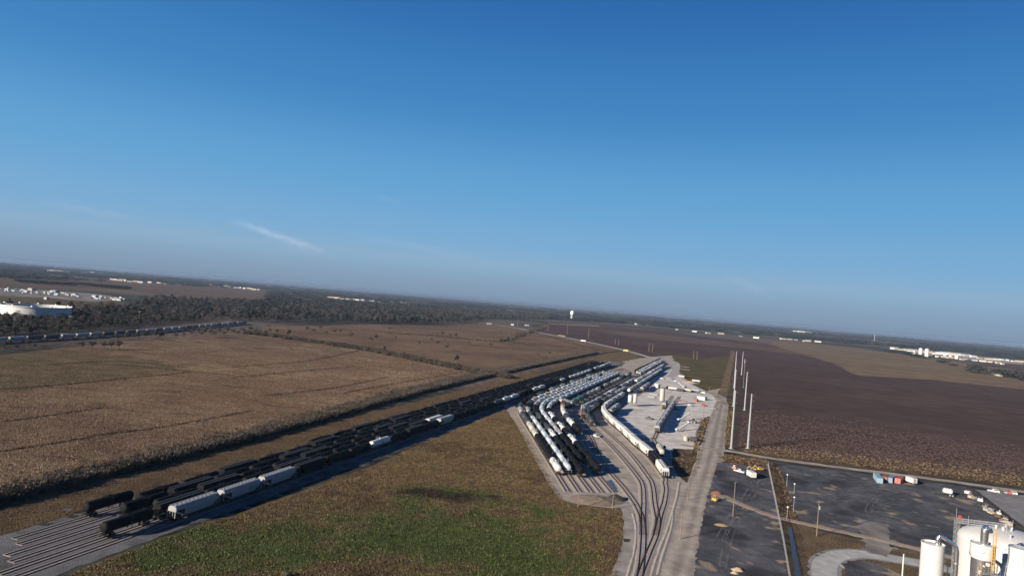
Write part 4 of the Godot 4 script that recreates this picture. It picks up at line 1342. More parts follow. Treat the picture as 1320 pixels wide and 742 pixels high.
		for p in in_poly(ribbon(pl([996, 600, 1005, 625, 1012, 650, 1017, 670]), 6.0, 6.0), 1.6, 0.25): list.append([turned(p, Vector3(0.3, 0.2, 0.3)), times(Color(0.14, 0.10, 0.06), rng.randf_range(0.6, 1.3))])
		tag(scatter("weeds", mesh, list), "knee high dead weeds by the dirt road junction and ditch", "weeds")
		list = []
		for p in in_poly(pl([960, 583, 1150, 606, 1330, 629, 1330, 612, 1150, 592, 960, 572]), 2.4, 0.22): list.append([turned(p, Vector3(0.3, 0.25, 0.3)), times(Color(0.19, 0.14, 0.085), rng.randf_range(0.45, 1.1))])
		for p in in_poly(pl([933, 572, 940, 530, 946, 524, 944, 575]), 2.4, 0.3): list.append([turned(p, Vector3(0.4, 0.3, 0.4)), times(Color(0.15, 0.11, 0.06), rng.randf_range(0.55, 1.2))])
		tag(scatter("weeds", mesh, list), "tan weeds along the edge of the ploughed field", "weeds")
	list = []
	for p in in_poly(PackedVector2Array([yp(-60, -28), yp(500, -28), yp(500, -50), yp(-60, -50)]), 1.0, 0.8):
		var k := rng.randf_range(0.6, 1.3)
		list.append([turned(p, Vector3(k, k * 0.6, k), 0.06), times(Color(0.18, 0.125, 0.078), rng.randf_range(0.3, 0.8))])
	tag(scatter("verge_grass", tuft_mesh, list), "dry tan grass of the verge between brush and ballast", "grass")

	# --- woods: too many trees to count, one scatter for each kind of tree
	var wood := pl([-150, 404, 0, 400, 60, 411, 120, 413, 160, 411, 215, 412, 260, 412, 330, 415, 420, 415, 520, 417, 600, 417, 618, 413, 640, 411, 700, 412, 712, 411, 700, 405, 640, 403, 560, 397, 450, 392, 350, 389, 250, 389, 205, 386, 182, 388, 168, 397, 100, 401, 0, 399.5, -150, 396])
	var front := pl([-160, 452, 0, 436, 60, 431, 110, 427, 160, 422.5, 215, 418, 265, 413, 160, 408, 100, 405, 90, 411, 30, 412, 0, 412, -160, 420])
	var lists := [[], [], [], [], []]
	for p in in_poly(wood, 13.5, 0.85):
		var k := rng.randi() % 5
		var sc := rng.randf_range(0.65, 1.2) * (1.0 + 0.25 * n_mid.get_noise_2d(p.x * 0.1, p.y * 0.1))
		var tone := Color(0.017, 0.020, 0.016) if k < 3 else Color(0.062, 0.055, 0.053)
		if n_big.get_noise_2d(p.x * 0.6, p.y * 0.6) > 0.12 and k < 3: tone = Color(0.040, 0.035, 0.031)
		lists[k].append([turned(p, Vector3(sc, sc * rng.randf_range(0.85, 1.2), sc)), times(tone, rng.randf_range(0.7, 1.35))])
	for p in in_poly(front, 9.0, 0.9):
		var k := rng.randi() % 5
		var sc := rng.randf_range(0.55, 0.95)
		lists[k].append([turned(p, Vector3(sc, sc, sc)), times(Color(0.030, 0.030, 0.022) if k < 3 else Color(0.055, 0.046, 0.042), rng.randf_range(0.7, 1.3))])
	for k in 5: tag(scatter("woodland", wood_mesh[k], lists[k]), "wide belt of %s trees beyond the pastures" % ["dark evergreen", "dull green", "dense olive", "bare grey", "bare brown"][k], "wood")
	# far tree lines and the wooded plain up to the horizon
	list = []
	for bnd in [[25, 361, 90, 366, 345, 0], [97, 364, 166, 371, 345, 0]]:
		var a := g2(bnd[0], bnd[1] + 3.0)
		var b := g2(bnd[2], bnd[3] + 2.0)
		for k in 60: list.append([turned(a.lerp(b, rng.randf()) + Vector2(rng.randfn(), rng.randfn()) * 12.0, Vector3(1.25, 0.85, 1.25)), times(Color(0.024, 0.025, 0.021), rng.randf_range(0.7, 1.3))])
	for bnd in [[700, 411, 830, 418, 0.9], [830, 418, 935, 428, 0.9], [800, 414, 950, 424, 0.6], [900, 424, 985, 431, 0.9], [990, 432, 1020, 436, 0.5], [1000, 434, 1090, 443, 0.9], [1090, 442, 1160, 446, 0.9], [1060, 436, 1200, 449, 0.7], [1200, 450, 1320, 458, 0.8], [1265, 481, 1320, 491, 0.6], [1320, 491, 1420, 503, 0.6], [1145, 452, 1260, 478, 0.2], [1250, 452, 1400, 468, 0.8]]:
		var a := g2(bnd[0], bnd[1])
		var b := g2(bnd[2], bnd[3])
		var m := int(a.distance_to(b) / 14.0 * bnd[4]) + 4
		for k in m:
			var f := rng.randf()
			var near := a.length() < 1700.0
			list.append([turned(a.lerp(b, f) + Vector2(rng.randfn(), rng.randfn()) * (8.0 if near else 30.0), Vector3(0.5, 0.28, 0.5) if near else Vector3(2.0, 1.4, 2.0) * rng.randf_range(0.4, 0.8)), times(Color(0.026, 0.030, 0.025), rng.randf_range(0.65, 1.4))])
	var r := 2300.0
	while r < 16000.0:
		var step := r * 0.016
		var a := -0.82
		while a < 0.82:
			var rr := r + rng.randf_range(-0.5, 0.5) * step * 2.2
			var q := Vector2(sin(a), -cos(a)) * rr
			var open: float = lerpf(3000.0, 5200.0, clampf((a + 0.64) / 0.28, 0.0, 1.0)) if a < -0.34 else (2500.0 if a < -0.1 else (3500.0 if a < 0.35 else 3900.0))
			if rr > open and n_big.get_noise_2d(q.x * 0.10, q.y * 0.16) + n_mid.get_noise_2d(q.x * 0.02, q.y * 0.03) * 0.6 > (-0.14 if a < 0.0 else 0.10 - 0.14 * smoothstep(6000.0, 9000.0, rr)):
				var w := minf(rr / 1700.0, 3.5)
				list.append([turned(q, Vector3(w, rng.randf_range(0.8, 1.3), w)), times(Color(0.026, 0.028, 0.024).lerp(Color(0.055, 0.046, 0.040), pow(rng.randf(), 1.5)), rng.randf_range(0.7, 1.3))])
			a += 0.0135 * rng.randf_range(0.6, 1.4)
		r += step * 1.6
	tag(scatter("far_woods", clump_mesh, list), "far woods and tree lines of the plain up to the horizon", "wood")

	# --- trees that stand alone
	var oak := Color(0.028, 0.034, 0.022)
	var twig := Color(0.085, 0.07, 0.06)
	for d in [[372, 433, 9.5], [495, 455, 8.5], [520, 459, 5.5], [588, 467, 8.5], [655, 440, 8.0]]:
		tree("evergreen_oak", "dark round evergreen oak standing in the hedge between the pastures", gp(d[0], d[1]), d[2], false, "evergreen oaks along the hedge", oak)
	for d in [[570, 433, 9.5], [580, 434.5, 8.0], [588, 435, 9.0]]:
		tree("brown_tree", "brown twiggy tree in the small clump on the far pasture", gp(d[0], d[1]), d[2], false, "clump on the far pasture", Color(0.075, 0.06, 0.047))
	for d in [[502, 426, 8], [430, 431, 11], [438, 430, 9], [452, 436, 10], [478, 441, 9], [484, 440, 11], [395, 427, 9], [404, 429, 8], [412, 425, 9], [420, 433, 8], [540, 445, 8], [575, 452, 10], [563, 446, 9], [556, 441, 8], [615, 441, 7], [632, 448, 8], [604, 444, 7], [645, 431, 6], [693, 460, 7], [708, 458, 7], [356, 431, 9], [347, 429, 8], [388, 423, 8], [526, 434, 7], [510, 438, 6]]:
		tree("bare_tree", "slender bare tree scattered over the pasture before the wood", gp(d[0], d[1]), d[2], true, "bare trees on the far pasture", twig)
	for d in [[104, 449, 8], [118, 449.5, 8.5], [133, 449, 8], [143, 449, 8], [153, 449, 9], [35, 446, 7], [21, 450, 5], [3, 450, 8], [44, 448, 5]]:
		tree("bare_tree", "bare bushy tree at the pasture edge before the grey train", gp(d[0], d[1] + 1.0), d[2], true, "bare trees before the grey train", Color(0.07, 0.058, 0.05))
	for d in [[150, 436, 8], [163, 435.5, 9], [176, 434.5, 8], [187, 434, 10], [200, 433, 9], [207, 433, 7]]:
		tree("leafy_tree", "brown leafed tree in the row hiding part of the train", gp(d[0], d[1] + 2.5), d[2], false, "row of trees before the grey train", Color(0.045, 0.04, 0.028))
	for d in [[226, 436, 9], [236, 435, 8], [258, 435, 10], [275, 435, 11], [288, 434, 10], [306, 434, 11], [318, 433, 10], [328, 431, 11], [342, 432, 9], [262, 432, 12], [270, 433, 13], [281, 431, 11], [292, 430, 12], [300, 431, 10], [312, 430, 11], [322, 428, 12], [246, 433, 9], [254, 431, 10], [335, 430, 9]]:
		tree("bare_tree", "grey bare tree in the thicket at the corner of the pastures", gp(d[0], d[1]), d[2] * 0.85, true, "bare thicket at the pasture corner", Color(0.085, 0.072, 0.063))
	for d in [[618, 414, 14], [170, 408, 16], [178, 409, 15], [195, 392, 16]]:
		tree("evergreen_oak", "large dark evergreen oak at the edge of the wood", gp(d[0], d[1]), d[2], false, "large oaks at the wood edge", Color(0.02, 0.024, 0.018))


# ---------- poles, vehicles, yard plant ----------
func part(nm: String, mb: MB, mat: Material, parent: Node) -> MeshInstance3D:
	return obj(nm, mb.mesh(mat), parent)

func facing(a: Vector2, b: Vector2) -> float:
	# the turn that makes -z point from a to b
	return atan2(-(b.x - a.x), -(b.y - a.y))

func wood_pole(at: Vector3, h: float, arms: int, transformer: bool, turn: float, label: String, group := "wooden utility poles") -> void:
	var t := thing("utility_pole", label, "utility pole", at, turn, group)
	var m := MB.new()
	m.tube(Vector3(0, -0.3, 0), Vector3(0, h, 0), 0.19, 0.12, 10)
	part("post", m, M.wood, t)
	for k in arms:
		m = MB.new()
		m.box(Vector3(0, h - 0.5 - k * 0.9, 0.16), Vector3(2.6, 0.13, 0.1))
		var a := part("crossarm", m, M.wood, t)
		for x in [-1.2, -0.5, 0.5, 1.2]:
			m = MB.new()
			m.tube(Vector3(x, h - 0.43 - k * 0.9, 0.16), Vector3(x, h - 0.2 - k * 0.9, 0.16), 0.06, 0.04, 6)
			part("insulator", m, M.light_grey, a)
	if transformer:
		m = MB.new()
		m.lathe(Vector3(0.42, h - 3.0, 0), Vector3.UP, [Vector2(0, 0.01), Vector2(0, 0.3), Vector2(1.1, 0.3), Vector2(1.2, 0.2), Vector2(1.22, 0.01)], 12)
		part("transformer", m, M.light_grey, t)

func lamp_post(at: Vector3, h: float, label: String) -> void:
	var t := thing("lamp_post", label, "lamp post", at, 0.0, "lamp posts of the slag lot")
	var m := MB.new()
	m.tube(Vector3(0, -0.2, 0), Vector3(0, h, 0), 0.11, 0.08, 8)
	part("post", m, M.galv, t)
	m = MB.new()
	m.lathe(Vector3(0, h, 0), Vector3.UP, [Vector2(-0.12, 0.05), Vector2(0, 0.3), Vector2(0.18, 0.34), Vector2(0.36, 0.2), Vector2(0.42, 0.01)], 10)
	part("lamp_head", m, M.lamp_white, t)

func steel_pole(at: Vector3, h: float, label: String, group := "steel transmission poles") -> void:
	var t := thing("steel_pole", label, "steel pole", at, 0.0, group)
	var m := MB.new()
	m.tube(Vector3(0, 0.35, 0), Vector3(0, h, 0), 0.72, 0.38, 12)
	part("shaft", m, M.steel, t)
	m = MB.new()
	m.tube(Vector3(0, 0.25, 0), Vector3(0, 0.4, 0), 1.15, 1.15, 16)
	part("base_plate", m, M.galv, t)
	m = MB.new()
	m.tube(Vector3(0, -0.3, 0), Vector3(0, 0.25, 0), 1.4, 1.4, 16)
	part("foundation", m, M.light_grey, t)
	for k in 3:
		m = MB.new()
		m.tube(Vector3(0.3, h - 1.2 - k * 3.0, 0), Vector3(1.7, h - 0.9 - k * 3.0, 0), 0.09, 0.06, 6)
		part("arm_stub", m, M.galv, t)

func wheels(t: Node, xs: float, zs: Array, r: float) -> void:
	for z in zs:
		for s in [-1.0, 1.0]:
			var m := MB.new()
			m.tube(Vector3(s * xs - 0.13, r, z), Vector3(s * xs + 0.13, r, z), r, r, 14)
			var w := part("wheel", m, M.rubber, t)
			m = MB.new()
			m.tube(Vector3(s * (xs + 0.12), r, z), Vector3(s * (xs + 0.145), r, z), r * 0.55, r * 0.5, 10)
			part("rim", m, M.galv, w)

func profile_body(m: MB, pts: Array, w: float, inset := 0.08) -> void:
	# side outline (z, y) pulled across the width, with narrowed top corners
	var l := []
	var r := []
	for p in pts:
		var k: float = 1.0 - inset * clampf((p.y - 0.8) / 0.7, 0.0, 1.0)
		l.append(Vector3(-w / 2.0 * k, p.y, p.x))
		r.append(Vector3(w / 2.0 * k, p.y, p.x))
	for k in pts.size():
		var j := (k + 1) % pts.size()
		m.quad(l[k], r[k], r[j], l[j])
	var poly := PackedVector2Array()
	for p in pts: poly.append(p)
	var t := Geometry2D.triangulate_polygon(poly)
	for k in range(0, t.size(), 3):
		m.tri(r[t[k]], r[t[k + 1]], r[t[k + 2]])
		m.tri(l[t[k]], l[t[k + 2]], l[t[k + 1]])

func pickup(at: Vector3, turn: float, mat: Material, suv: bool, label: String) -> void:
	var t := thing("parked_car" if suv else "pickup_truck", label, "car" if suv else "pickup", at, turn)
	var m := MB.new()
	profile_body(m, [Vector2(2.75, 0.45), Vector2(2.75, 1.05), Vector2(1.0 if suv else 0.75, 1.12), Vector2(-1.3, 1.12), Vector2(-2.6, 0.95), Vector2(-2.75, 0.5)] if not suv else [Vector2(2.4, 0.4), Vector2(2.4, 1.1), Vector2(-1.1, 1.1), Vector2(-2.3, 0.92), Vector2(-2.4, 0.45)], 1.95, 0.02)
	part("body", m, mat, t)
	m = MB.new()
	profile_body(m, [Vector2(0.9, 1.1), Vector2(0.75, 1.8), Vector2(-0.45, 1.85), Vector2(-1.25, 1.1)] if not suv else [Vector2(2.3, 1.08), Vector2(2.0, 1.72), Vector2(-0.2, 1.78), Vector2(-1.05, 1.08)], 1.8, 0.16)
	part("cab", m, mat, t)
	m = MB.new()
	m.quad(Vector3(-0.74, 1.2, -1.19), Vector3(-0.68, 1.74, -0.6), Vector3(0.68, 1.74, -0.6), Vector3(0.74, 1.2, -1.19)) if not suv else m.quad(Vector3(-0.74, 1.18, -0.99), Vector3(-0.68, 1.7, -0.34), Vector3(0.68, 1.7, -0.34), Vector3(0.74, 1.18, -0.99))
	part("windscreen", m, M.glass, t)
	for s in [-1.0, 1.0]:
		m = MB.new()
		m.box(Vector3(s * 0.83, 1.45, 0.1 if not suv else 0.9), Vector3(0.06, 0.42, 1.2 if not suv else 2.0))
		part("side_window", m, M.glass, t)
	if not suv:
		m = MB.new()
		m.box(Vector3(0, 1.075, 1.85), Vector3(1.55, 0.08, 1.65))
		part("bed", m, M.under, t)
	wheels(t, 0.86, [-1.75, 1.75] if not suv else [-1.5, 1.45], 0.4)

func container(at: Vector3, turn: float, l: float, mat: Material, label: String) -> void:
	var t := thing("shipping_container", label, "container", at, turn, "")
	var m := MB.new()
	# corrugated sides
	var w := 1.22
	var h := 2.6
	var n := int(l / 0.55)
	for s in [-1.0, 1.0]:
		for k in n:
			var z0 := -l / 2.0 + l * k / n
			var z1 := -l / 2.0 + l * (k + 0.5) / n
			var z2 := -l / 2.0 + l * (k + 1.0) / n
			var a := Vector3(s * w, 0.15, z0)
			var b := Vector3(s * (w - 0.05), 0.15, z1)
			var c := Vector3(s * w, 0.15, z2)
			var up := Vector3(0, h - 0.15, 0)
			if s > 0:
				m.quad(b, a, a + up, b + up); m.quad(c, b, b + up, c + up)
			else:
				m.quad(a, b, b + up, a + up); m.quad(b, c, c + up, b + up)
	m.box(Vector3(0, h - 0.03, 0), Vector3(w * 2.0 + 0.02, 0.1, l + 0.02))
	m.box(Vector3(0, 0.12, 0), Vector3(w * 2.0 + 0.02, 0.22, l + 0.02))
	m.box(Vector3(0, h / 2.0, -l / 2.0 + 0.03), Vector3(w * 2.0 - 0.04, h - 0.2, 0.05))
	part("shell", m, mat, t)
	for s in [-1.0, 1.0]:
		m = MB.new()
		m.box(Vector3(s * 0.6, h / 2.0, l / 2.0 - 0.02), Vector3(1.15, h - 0.3, 0.06))
		var d := part("door", m, mat, t)
		for x in [0.35, 0.8]:
			m = MB.new()
			m.bar(Vector3(s * x, 0.25, l / 2.0 + 0.03), Vector3(s * x, h - 0.15, l / 2.0 + 0.03), 0.05, 0.05)
			part("lock_rod", m, M.galv, d)
	for x in [-1.0, 1.0]:
		for z in [-1.0, 1.0]:
			m = MB.new()
			m.box(Vector3(x * (w - 0.05), h / 2.0, z * (l / 2.0 - 0.06)), Vector3(0.16, h - 0.06, 0.16))
			part("corner_post", m, mat, t)

func box_trailer(at: Vector3, turn: float, l: float, h: float, label: String, group := "", mat: Material = null) -> void:
	var t := thing("box_trailer", label, "trailer", at, turn, group)
	var m := MB.new()
	m.box(Vector3(0, 0.95 + h / 2.0, 0), Vector3(2.45, h, l))
	m.box(Vector3(0, 0.97 + h, 0), Vector3(2.3, 0.06, l - 0.2))
	part("box", m, mat if mat else M.white, t)
	m = MB.new()
	m.box(Vector3(0, 0.82, 0), Vector3(1.1, 0.22, l * 0.96))
	part("frame", m, M.under, t)
	m = MB.new()
	m.box(Vector3(0, 0.95 + h * 0.48, l / 2.0 + 0.02), Vector3(1.0, h * 0.8, 0.05))
	part("door", m, M.light_grey, t)
	wheels(t, 1.05, [l * 0.28, l * 0.28 + 1.05] if l > 5.0 else [0.2], 0.45)
	m = MB.new()
	for s in [-1.0, 1.0]: m.bar(Vector3(s * 0.5, 0.0, -l * 0.38), Vector3(s * 0.5, 0.85, -l * 0.38), 0.12, 0.12)
	m.bar(Vector3(-0.5, 0.3, -l * 0.38), Vector3(0.5, 0.3, -l * 0.38), 0.1, 0.1)
	part("landing_gear", m, M.under, t)

func tank_trailer(at: Vector3, turn: float, l: float, mat: Material, label: String) -> void:
	var t := thing("tank_trailer", label, "tank trailer", at, turn, "tank trailers parked on the limestone pad")
	var m := MB.new()
	m.lathe(Vector3(0, 2.0, -l / 2.0), Vector3.BACK, tank_profile(l, 1.1), 18)
	part("tank", m, mat, t)
	m = MB.new()
	m.box(Vector3(0, 0.85, 0), Vector3(1.0, 0.25, l * 0.9))
	for z in [-0.3, 0.0, 0.3]: m.box(Vector3(0, 1.05, l * z), Vector3(1.5, 0.3, 0.3))
	part("frame", m, M.under, t)
	m = MB.new()
	m.box(Vector3(0, 3.14, 0), Vector3(0.6, 0.08, l * 0.7))
	for z in [-0.25, 0.0, 0.25]: m.tube(Vector3(0, 3.0, l * z), Vector3(0, 3.4, l * z), 0.3, 0.3, 10)
	part("catwalk", m, M.galv, t)
	wheels(t, 1.0, [l * 0.25, l * 0.25 + 1.1], 0.5)

func tractor(at: Vector3, turn: float, mat: Material, label: String) -> void:
	var t := thing("truck_tractor", label, "truck", at, turn)
	var m := MB.new()
	profile_body(m, [Vector2(-0.4, 0.9), Vector2(-0.4, 3.2), Vector2(-1.9, 3.3), Vector2(-2.4, 2.1), Vector2(-3.6, 1.8), Vector2(-3.8, 0.8)], 2.3, 0.06)
	part("cab", m, mat, t)
	m = MB.new()
	m.quad(Vector3(-0.95, 2.15, -2.4), Vector3(-0.9, 3.15, -1.98), Vector3(0.9, 3.15, -1.98), Vector3(0.95, 2.15, -2.4))
	part("windscreen", m, M.glass, t)
	m = MB.new()
	m.box(Vector3(0, 0.85, 1.2), Vector3(0.9, 0.3, 5.2))
	part("frame", m, M.under, t)
	for s in [-1.0, 1.0]:
		m = MB.new()
		m.tube(Vector3(s * 1.0, 1.0, -0.25), Vector3(s * 1.0, 3.9, -0.25), 0.09, 0.09, 8)
		part("exhaust", m, M.shiny, t)
	wheels(t, 1.0, [-2.9, 1.9, 3.1], 0.5)

func excavator(at: Vector3, turn: float, label: String, size := 0.8) -> void:
	var t := thing("excavator", label, "excavator", at, turn)
	t.scale = Vector3.ONE * size
	for s in [-1.0, 1.0]:
		var m := MB.new()
		profile_body(m, [Vector2(1.9, 0.15), Vector2(2.1, 0.5), Vector2(1.8, 0.85), Vector2(-1.8, 0.85), Vector2(-2.1, 0.5), Vector2(-1.9, 0.15)], 0.55, 0.0)
		var o := part("track", m, M.under, t)
		o.position.x = s * 1.15
	var m := MB.new()
	m.box(Vector3(0, 1.55, 0.7), Vector3(2.6, 1.0, 2.8))
	part("body", m, M.yellow, t)
	m = MB.new()
	profile_body(m, [Vector2(0.2, 1.1), Vector2(0.1, 2.8), Vector2(-1.0, 2.8), Vector2(-1.4, 1.1)], 1.1, 0.0)
	var cab := part("cab", m, M.yellow, t)
	cab.position.x = -0.7
	m = MB.new()
	m.box(Vector3(-0.7, 2.2, -0.7), Vector3(1.14, 0.8, 0.9))
	part("cab_window", m, M.glass, t)
	m = MB.new()
	m.bar(Vector3(0.4, 1.6, -1.0), Vector3(0.4, 3.5, -3.0), 0.4, 0.5)
	part("boom", m, M.yellow, t)
	m = MB.new()
	m.bar(Vector3(0.4, 3.6, -2.9), Vector3(0.4, 1.2, -4.7), 0.32, 0.4)
	part("stick", m, M.yellow, t)
	m = MB.new()
	profile_body(m, [Vector2(-4.4, 0.3), Vector2(-4.5, 1.3), Vector2(-5.2, 1.4), Vector2(-5.4, 0.5)], 1.0, 0.0)
	var b := part("bucket", m, M.dark_grey, t)
	b.position.x = 0.4

func conveyor(at: Vector3, turn: float, l: float, h: float, label: String) -> void:
	var t := thing("belt_conveyor", label, "conveyor", at, turn, "")
	var a := Vector3(0, 0.6, l / 2.0)
	var b := Vector3(0, h, -l / 2.0)
	var m := MB.new()
	for s in [-0.45, 0.45]:
		m.bar(a + Vector3(s, 0, 0), b + Vector3(s, 0, 0), 0.16, 0.4)
	for k in 12:
		var p := a.lerp(b, (k + 0.5) / 12.0)
		m.bar(p + Vector3(-0.45, -0.1, 0), p + Vector3(0.45, -0.1, 0), 0.1, 0.1)
	part("boom", m, M.white, t)
	m = MB.new()
	m.bar(a + Vector3(0, 0.22, 0), b + Vector3(0, 0.22, 0), 0.8, 0.06)
	part("cover", m, M.white, t)
	m = MB.new()
	var q := [Vector3(-0.9, 1.9, l / 2.0 - 1.0), Vector3(0.9, 1.9, l / 2.0 - 1.0), Vector3(0.9, 1.9, l / 2.0 + 0.8), Vector3(-0.9, 1.9, l / 2.0 + 0.8)]
	var e := [Vector3(-0.35, 0.8, l / 2.0 - 0.5), Vector3(0.35, 0.8, l / 2.0 - 0.5), Vector3(0.35, 0.8, l / 2.0 + 0.3), Vector3(-0.35, 0.8, l / 2.0 + 0.3)]
	for k in 4: m.quad(q[k], q[(k + 1) % 4], e[(k + 1) % 4], e[k])
	part("feed_hopper", m, M.white, t)
	m = MB.new()
	for s in [-1.0, 1.0]:
		m.bar(Vector3(s * 0.9, 0.3, 0), Vector3(s * 0.45, h * 0.5, -l * 0.08), 0.12, 0.12)
		m.bar(Vector3(s * 0.9, 0.3, 0), Vector3(s * 0.45, h * 0.82, -l * 0.3), 0.12, 0.12)
	m.bar(Vector3(-0.95, 0.4, 0), Vector3(0.95, 0.4, 0), 0.14, 0.14)
	part("undercarriage", m, M.galv, t)
	m = MB.new()
	m.box(b + Vector3(0, -0.1, -0.2), Vector3(1.1, 0.9, 0.9))
	part("discharge_hood", m, M.white, t)
	wheels(t, 1.0, [0.0], 0.4)

func shed(nm: String, at: Vector3, turn: float, w: float, h: float, l: float, wall: Material, roof: Material, label: String, cat: String, group := "", detail := true) -> void:
	# gabled building, ridge along z
	var t := thing(nm, label, cat, at, turn, group)
	var m := MB.new()
	var rise := w * 0.16
	for s in [-1.0, 1.0]:
		var z: float = s * l / 2.0
		var p := [Vector3(-w / 2.0, 0, z), Vector3(w / 2.0, 0, z), Vector3(w / 2.0, h, z), Vector3(0, h + rise, z), Vector3(-w / 2.0, h, z)]
		if s > 0:
			m.quad(p[0], p[1], p[2], p[4]); m.tri(p[4], p[2], p[3])
		else:
			m.quad(p[1], p[0], p[4], p[2]); m.tri(p[2], p[4], p[3])
	m.quad(Vector3(w / 2.0, 0, l / 2.0), Vector3(w / 2.0, 0, -l / 2.0), Vector3(w / 2.0, h, -l / 2.0), Vector3(w / 2.0, h, l / 2.0))
	m.quad(Vector3(-w / 2.0, 0, -l / 2.0), Vector3(-w / 2.0, 0, l / 2.0), Vector3(-w / 2.0, h, l / 2.0), Vector3(-w / 2.0, h, -l / 2.0))
	part("wall", m, wall, t)
	m = MB.new()
	var ov := 0.35
	for s in [-1.0, 1.0]:
		var a := Vector3(0, h + rise + 0.12, 0)
		var b := Vector3(s * (w / 2.0 + ov), h - ov * 0.32 + 0.12, 0)
		var d := (b - a).normalized()
		m.box((a + b) / 2.0, Vector3(a.distance_to(b), 0.14, l + ov * 2.0), Basis(d, Vector3(-d.y, d.x, 0) * signf(d.x), Vector3.BACK * signf(d.x)))
	part("roof", m, roof, t)
	if detail:
		m = MB.new()
		m.box(Vector3(0, minf(h * 0.4, 2.0), l / 2.0 + 0.03), Vector3(minf(w * 0.4, 4.0), minf(h * 0.75, 3.8), 0.08))
		part("door", m, M.dark_grey, t)
		for k in 3:
			m = MB.new()
			m.box(Vector3(w / 2.0 + 0.03, h * 0.6, l * (k - 1) * 0.3), Vector3(0.08, h * 0.22, l * 0.12))
			part("window", m, M.glass, t)

func silo(at: Vector3, r: float, h: float, mat: Material, label: String, group := "") -> Node3D:
	# upright bin on legs with a cone below
	var t := thing("storage_bin", label, "silo", at, 0.4, group)
	var m := MB.new()
	m.lathe(Vector3.ZERO, Vector3.UP, [Vector2(1.6, 0.2), Vector2(3.4, r), Vector2(h - 0.5, r), Vector2(h - 0.5, r + 0.06), Vector2(h - 0.35, r + 0.06), Vector2(h, r * 0.4), Vector2(h, 0.01)], 20)
	part("vessel", m, mat, t)
	for k in 4:
		m = MB.new()
		var a := TAU * (k + 0.5) / 4.0
		m.bar(Vector3(cos(a) * r * 0.95, 0, sin(a) * r * 0.95), Vector3(cos(a) * r * 0.95, 4.0, sin(a) * r * 0.95), 0.22, 0.22)
		part("leg", m, M.light_grey, t)
	m = MB.new()
	for s in [-0.22, 0.22]: m.bar(Vector3(s, 0.3, r + 0.12), Vector3(s, h + 0.9, r + 0.12), 0.05, 0.05)
	for k in int(h / 0.4): m.bar(Vector3(-0.22, 0.5 + k * 0.4, r + 0.12), Vector3(0.22, 0.5 + k * 0.4, r + 0.12), 0.04, 0.04)
	part("ladder", m, M.galv, t)
	m = MB.new()
	for k in 12:
		var a := TAU * k / 12.0
		var b := TAU * (k + 1) / 12.0
		m.bar(Vector3(cos(a), 0, sin(a)) * (r - 0.1) + Vector3(0, h + 0.8, 0), Vector3(cos(b), 0, sin(b)) * (r - 0.1) + Vector3(0, h + 0.8, 0), 0.06, 0.06)
		m.bar(Vector3(cos(a), 0, sin(a)) * (r - 0.1) + Vector3(0, h - 0.4, 0), Vector3(cos(a), 0, sin(a)) * (r - 0.1) + Vector3(0, h + 0.8, 0), 0.05, 0.05)
	part("guard_rail", m, M.galv, t)
	return t

func heap(nm: String, label: String, at: Vector3, r: float, h: float, mat: Material) -> void:
	var m := MB.new()
	var rings := 5
	var seg := 14
	var p := []
	for k in rings + 1:
		var row := []
		var f := float(k) / rings
		for s in seg:
			var a := TAU * s / seg
			var rr := r * (1.0 - f) * (1.0 + 0.25 * n_small.get_noise_2d(at.x + cos(a) * 4.0, at.z + sin(a) * 4.0 + k))
			row.append(Vector3(cos(a) * rr, h * (1.0 - pow(1.0 - f, 1.6)) * (0.9 + 0.2 * n_small.get_noise_2d(s * 3.0, k * 5.0 + at.x)) - 0.05, sin(a) * rr * 0.7))
		p.append(row)
	for k in rings:
		for s in seg:
			var q := (s + 1) % seg
			m.quad(p[k][q], p[k][s], p[k + 1][s], p[k + 1][q])
	var o := obj(nm, m.mesh(mat))
	o.position = at
	tag(o, label, "heap")

